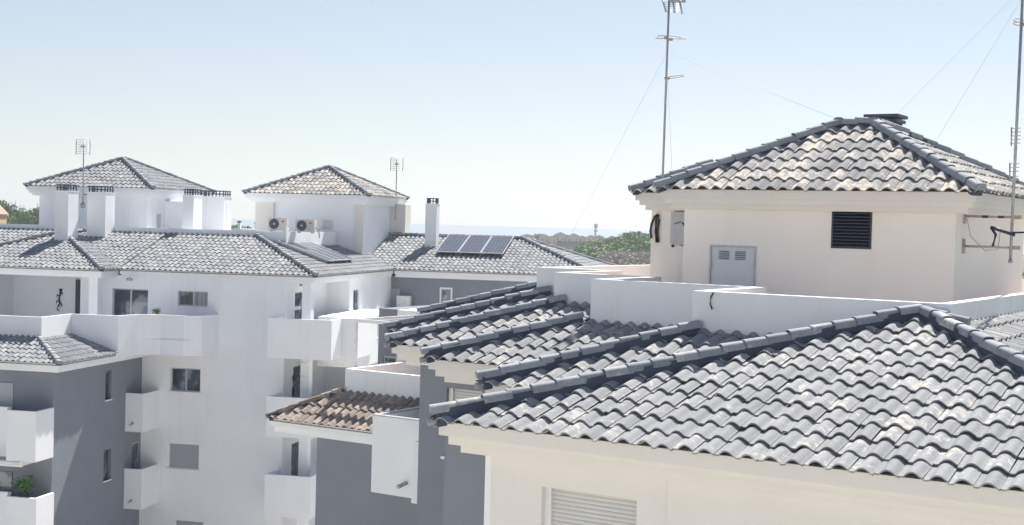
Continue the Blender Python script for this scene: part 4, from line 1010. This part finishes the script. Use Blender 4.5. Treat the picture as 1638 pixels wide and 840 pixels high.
def plant(k, u, vtop, Y, label, group, sc=None, r=None):
    top = at(u, vtop, Y); gz = terr(top.x, Y)
    if sc is None: sc = max(.5, (top.z-gz)/protos[k]['hh'])
    o = protos[k] if not used[k] else copy_tree(protos[k]); used[k] = True
    o.location = (top.x, Y, top.z-protos[k]['hh']*sc); o.scale = (r or sc, r or sc, sc); o.rotation_euler.z = random.uniform(0, 6.28); o['label'] = label; o['group'] = group
for o_, hh in zip(protos, (9.3, 9.3, 8.6, 9.2)): o_['hh'] = hh
grove = 'trees of the grove beyond the terrace'
gl = ['dark green tree of the grove left of the near tower', 'dark green tree of the grove left of the near tower', 'lighter green tree of the grove left of the near tower', 'lighter green tree of the grove left of the near tower']
for k, u, v, Y in ((0, 1012, 369, 400), (1, 1024, 369, 410), (0, 1000, 371, 395), (1, 1034, 371, 400), (3, 990, 376, 380), (2, 980, 379, 390), (3, 968, 380, 370), (1, 958, 381, 385), (2, 949, 386, 370), (3, 936, 390, 350),
                   (1, 1040, 373, 420), (0, 1018, 374, 370), (2, 1006, 381, 350), (3, 1028, 382, 350), (2, 974, 388, 340), (3, 959, 393, 330), (2, 944, 397, 320), (1, 992, 385, 345), (0, 1050, 372, 410), (1, 1060, 374, 410), (3, 962, 402, 300), (0, 983, 380, 420), (2, 1042, 380, 370)):
    plant(k, u, v, Y, gl[k], grove if k < 2 else 'lighter '+grove, r=1.25)
for k, u, v, Y in ((0, 6, 324, 300), (1, 14, 332, 305), (0, 24, 338, 300), (1, 33, 339, 310), (0, 44, 341, 305), (1, 54, 337, 300), (0, 62, 337, 310), (1, 70, 340, 300), (0, 78, 342, 300), (3, 16, 344, 270), (2, 9, 345, 260), (1, 28, 345, 290), (0, 50, 346, 285), (1, 64, 346, 285), (0, -6, 328, 300)):
    plant(k, u, v-5, Y, 'dark green tree in the clump behind the first tower at the far left' if k < 2 else 'paler round tree in front of the dark clump at the far left', 'dark trees at the far left' if k < 2 else 'paler trees at the far left', r=.8)
for k, u, v, Y in ((0, 372, 358, 260), (1, 376, 359.5, 262), (0, 397, 360, 260), (1, 402, 361, 262), (0, 394, 361, 258)):
    plant(k, u, v, Y, 'tree top showing between the last chimney and the second tower', 'trees showing between chimney and tower', r=.55)
plant(3, 864, 372.5, 640, 'lone tree rising behind the row of far houses', 'tree behind the far houses', r=1.0)
# dry scrub
rnd = random.Random(9); g = MB()
for i in range(420):
    Y = rnd.uniform(205, 330); u = rnd.uniform(960, 1075); x = (u-819)/FPX*Y; z = terr(x, Y)
    top = at(u, 402+rnd.uniform(-3, 5)+(330-Y)*.09, Y).z
    rr = rnd.uniform(.8, 1.6)
    clump(g, (x, Y, max(z+1, top-rr*.5)), rr, max(.6, rr*.6), 26, .22, rnd)
o = g.build('dry_scrub', M['scrub']); o['kind'] = 'stuff'; o['label'] = 'grey brown dry scrub in front of the green grove'
g = MB()
for i in range(1700):
    Y = rnd.uniform(230, 850); u = rnd.uniform(-500, 2000); x = (u-819)/FPX*Y; z = terr(x, Y); rr = rnd.uniform(1, 2.6)
    clump(g, (x, Y, z+rr*.5), rr, rr*.6, 16, .5, rnd)
o = g.build('ground_cover', M['olive']); o['kind'] = 'stuff'; o['label'] = 'low green ground cover over the distant land'
# ================================================================== FAR BUILDINGS
def far_house(u, vpk, veave, vbase, wpx, Y, wallm, roofm, label, group, chim=False, name='house', low=True):
    e0 = at(u-wpx/2, veave, Y); e1 = at(u+wpx/2, veave, Y); pk = at(u, vpk, Y).z; zb = at(u, vbase, Y).z; ez = (e0.z+e1.z)/2
    zb = min(zb, terr(e0.x, Y)); x0, x1 = e0.x, e1.x; dp = (x1-x0)*.9; ov = (x1-x0)*.06
    o = thing(name, label, 'house', Vector(((x0+x1)/2, Y, zb)), group)
    g = MB(); g.box(W0, x0+ov, x1-ov, Y, Y+dp, zb, ez); g.build('wall', wallm, o)
    xm = (x0+x1)/2; ym = Y+dp/2; g = MB()
    g.add([Vector((x0, Y-ov, ez)), Vector((x1, Y-ov, ez)), Vector((x1, Y+dp+ov, ez)), Vector((x0, Y+dp+ov, ez)), Vector((xm-dp*.06, ym, pk)), Vector((xm+dp*.06, ym, pk))], [(0, 1, 5, 4), (1, 2, 5), (2, 3, 4, 5), (3, 0, 4), (3, 2, 1, 0)])
    rf = g.build('roof', roofm, o)
    w_ = x1-x0; hz = ez-zb
    nfl = 2 if hz > w_*.5 else 1
    for fi in range(nfl):
        for fx in (.28, .68):
            g = MB(); cx_ = x0+w_*fx; cz = ez-w_*.22-fi*w_*.42; g.box(W0, cx_-w_*.07, cx_+w_*.07, Y-.05, Y-.005, cz-w_*.13, cz); g.build('window', M['shadowroom'], o)
    if low:
        g = MB(); g.add([Vector((x0+ov, Y-w_*.45, ez-w_*.75)), Vector((x1-ov, Y-w_*.45, ez-w_*.75)), Vector((x1-ov, Y, ez-w_*.42)), Vector((x0+ov, Y, ez-w_*.42)),
                         Vector((x0+ov, Y-w_*.45, ez-w_*.82)), Vector((x1-ov, Y-w_*.45, ez-w_*.82)), Vector((x1-ov, Y, ez-w_*.82)), Vector((x0+ov, Y, ez-w_*.82))],
                        [(0, 1, 2, 3), (4, 5, 1, 0), (1, 5, 6, 2), (3, 7, 4, 0), (4, 7, 6, 5), (2, 6, 7, 3)]); g.build('porch_roof', M['redroof'] if random.random() < .35 else roofm, o)
    if chim:
        for fx in (.2, .75):
            g = MB(); cx_ = x0+w_*fx; g.box(W0, cx_-w_*.05, cx_+w_*.05, ym-w_*.05, ym+w_*.05, ez, pk+w_*.22); g.box(W0, cx_-w_*.08, cx_+w_*.08, ym-w_*.08, ym+w_*.08, pk+w_*.26, pk+w_*.36); g.build('chimney', wallm, rf)
    return o
FH = [(844, 374.5, 377.5, 392, 24), (872, 376, 378.5, 393, 20), (884, 377, 380, 393, 16), (896.5, 371.5, 376, 393, 22), (908, 375.5, 379.5, 393, 16), (918.5, 373.5, 377.5, 394, 20), (932, 377, 380, 394, 15), (946, 376, 379, 395, 15), (959, 376, 379.5, 396, 18), (979, 377, 380.5, 396, 12)]
names = ['leftmost', 'second', 'third', 'fourth and tallest', 'fifth', 'sixth', 'seventh', 'eighth', 'ninth', 'tenth and rightmost']
for (u, a, b, c, w_), nme in zip(FH, names):
    far_house(u, a, b, c, w_, 600+random.uniform(-12, 12), M['peach'], M['farroof'], nme+' peach house with grey roof in the far row by the sea', 'far row of peach houses')
for u, a, b, c, w_, lb in ((20, 325, 331, 340, 12, 'left white villa above the dark trees at the far left'), (34, 331, 334, 341, 11, 'middle white villa above the dark trees at the far left'), (62, 329, 334, 341, 13, 'right white villa above the dark trees at the far left')):
    far_house(u, a+1.5, b, c, w_, 430, M['white'], M['farroof'], lb, 'white villas above the trees', True, 'villa', False)
far_house(-25, 312, 342, 372, 46, 150, M['orange'], M['redroof'], 'orange house with terracotta roof at the left edge of the picture', 'orange house', False, 'house', False)
# white roof with chimneys between block chimney and tower
o = thing('villa', 'low white villa with two capped chimneys seen beside the last chimney', 'house', at(385, 372, 230))
g = MB(); c0 = at(381, 363, 230); c1 = at(400, 364, 230); g.box(W0, c0.x-1.2, c1.x+1.5, 230, 240, -15, c0.z-.35); g.build('wall', M['white'], o)
for u, v in ((381.5, 353.5), (409, 355.5)):
    c = at(u, v, 230); g = MB(); g.box(W0, c.x-.26, c.x+.26, 230.5, 231, c.z-1.9, c.z-.3); k_ = g.build('chimney', M['white'], o); g = MB(); g.box(W0, c.x-.32, c.x+.32, 230.45, 231.05, c.z-.24, c.z); g.box(W0, c.x-.2, c.x+.2, 230.55, 230.95, c.z-.3, c.z-.24); g.build('chimney_cap', M['capbrick'], k_)
# telecom tower
b_ = at(952, 377, 900); t_ = at(953.5, 355, 900)
o = thing('telecom_tower', 'slim telecom mast rising above the far houses against the sea', 'mast', Vector((b_.x, 900, terr(b_.x, 900))))
g = MB(); g.tube([Vector((b_.x, 900, terr(b_.x, 900))), b_], .9, 8, .7); g.tube([b_, Vector((t_.x, 900, t_.z-2.5))], .7, 8, .5); g.build('mast', M['steel'], o)
g = MB()
for a in range(6):
    d = Vector((math.cos(a*1.047), math.sin(a*1.047), 0)); c = Vector((t_.x, 900, t_.z-2.8))+d*.9; g.tube([c-Vector((0, 0, 1.1)), c+Vector((0, 0, 1.3))], .28, 5); c2 = c-Vector((0, 0, 3.6))+d*.2; g.tube([c2, c2+Vector((0, 0, .9))], .25, 5)
g.tube([Vector((t_.x, 900, t_.z-2.5)), t_], .15, 5); g.build('antenna_panel', M['farroof'], o)
# bit of rooftop seen between terrace wall and tower, far away
# ================================================================== AIR
hz = MB(); P = [Vector((x, y, z)) for z in (-56, 60) for x, y in ((-6200, -420), (6200, -420), (6200, 3000), (-6200, 3000))]
HAZE = True
if HAZE:
    hz.add(P, [(3, 2, 1, 0), (4, 5, 6, 7), (0, 1, 5, 4), (1, 2, 6, 5), (2, 3, 7, 6), (3, 0, 4, 7)])
    m = bpy.data.materials.new('haze_air'); m.use_nodes = True; nt = m.node_tree; nt.nodes.clear()
    out = nt.nodes.new('ShaderNodeOutputMaterial'); pv = nt.nodes.new('ShaderNodeVolumePrincipled')
    pv.inputs['Color'].default_value = (.86, .92, .99, 1); pv.inputs['Density'].default_value = .00042; pv.inputs['Anisotropy'].default_value = .4
    nt.links.new(pv.outputs['Volume'], out.inputs['Volume'])
    o = hz.build('haze', m); o['kind'] = 'stuff'; o['label'] = 'pale sea haze'
# ================================================================== LIGHT
SUN_EL, SUN_AZ = 54, 26        # azimuth clockwise from +Y (view direction)
el, az = math.radians(SUN_EL), math.radians(SUN_AZ)
sd = Vector((math.sin(az)*math.cos(el), math.cos(az)*math.cos(el), math.sin(el)))
wld = bpy.data.worlds.new('World'); SC.world = wld; wld.use_nodes = True
n, l = wld.node_tree.nodes, wld.node_tree.links
sky = n.new('ShaderNodeTexSky'); sky.sky_type = 'NISHITA'; sky.sun_disc = False; sky.sun_elevation = el; sky.sun_rotation = az
sky.altitude = 30; sky.air_density = 1.0; sky.dust_density = .15; sky.ozone_density = 1.0
bg = n['Background']; bg.inputs['Strength'].default_value = .099; hs = n.new('ShaderNodeHueSaturation'); hs.inputs['Hue'].default_value = .508; hs.inputs['Saturation'].default_value = .92; l.new(sky.outputs['Color'], hs.inputs['Color']); gm_ = n.new('ShaderNodeGamma'); gm_.inputs['Gamma'].default_value = .70; l.new(hs.outputs['Color'], gm_.inputs['Color']); l.new(gm_.outputs['Color'], bg.inputs['Color'])
sun = bpy.data.lights.new('Sun', 'SUN'); sun.energy = 4.8; sun.angle = math.radians(.6); sun.color = (1, .95, .87)
so = bpy.data.objects.new('Sun', sun); COL.objects.link(so); so.rotation_euler = sd.to_track_quat('Z', 'Y').to_euler()
# ================================================================== CAMERA
cam = bpy.data.cameras.new('Camera'); co = bpy.data.objects.new('Camera', cam); COL.objects.link(co); SC.camera = co
cam.sensor_fit = 'HORIZONTAL'; cam.sensor_width = 36; cam.lens = 36*FPX/1638; cam.clip_start = .1; cam.clip_end = 100000
X = Vector((1, 0, 0)); D = Vector((0, -sp, -cp)); Fw = Vector((0, cp, -sp))
right = X*cr-D*sr; down = X*sr+D*cr
mt = Matrix((right, -down, -Fw)).transposed().to_4x4(); co.matrix_world = mt
SC.view_settings.view_transform = 'Standard'; SC.view_settings.look = 'None'; SC.view_settings.exposure = .97; SC.view_settings.gamma = 1
SC.render.resolution_x = 1024; SC.render.resolution_y = 525
SC.cycles.max_bounces = 8; SC.cycles.volume_bounces = 0
for o in protos:
    if 'hh' in o: del o['hh']
for o in bpy.data.objects:
    if 'hh' in o: del o['hh']
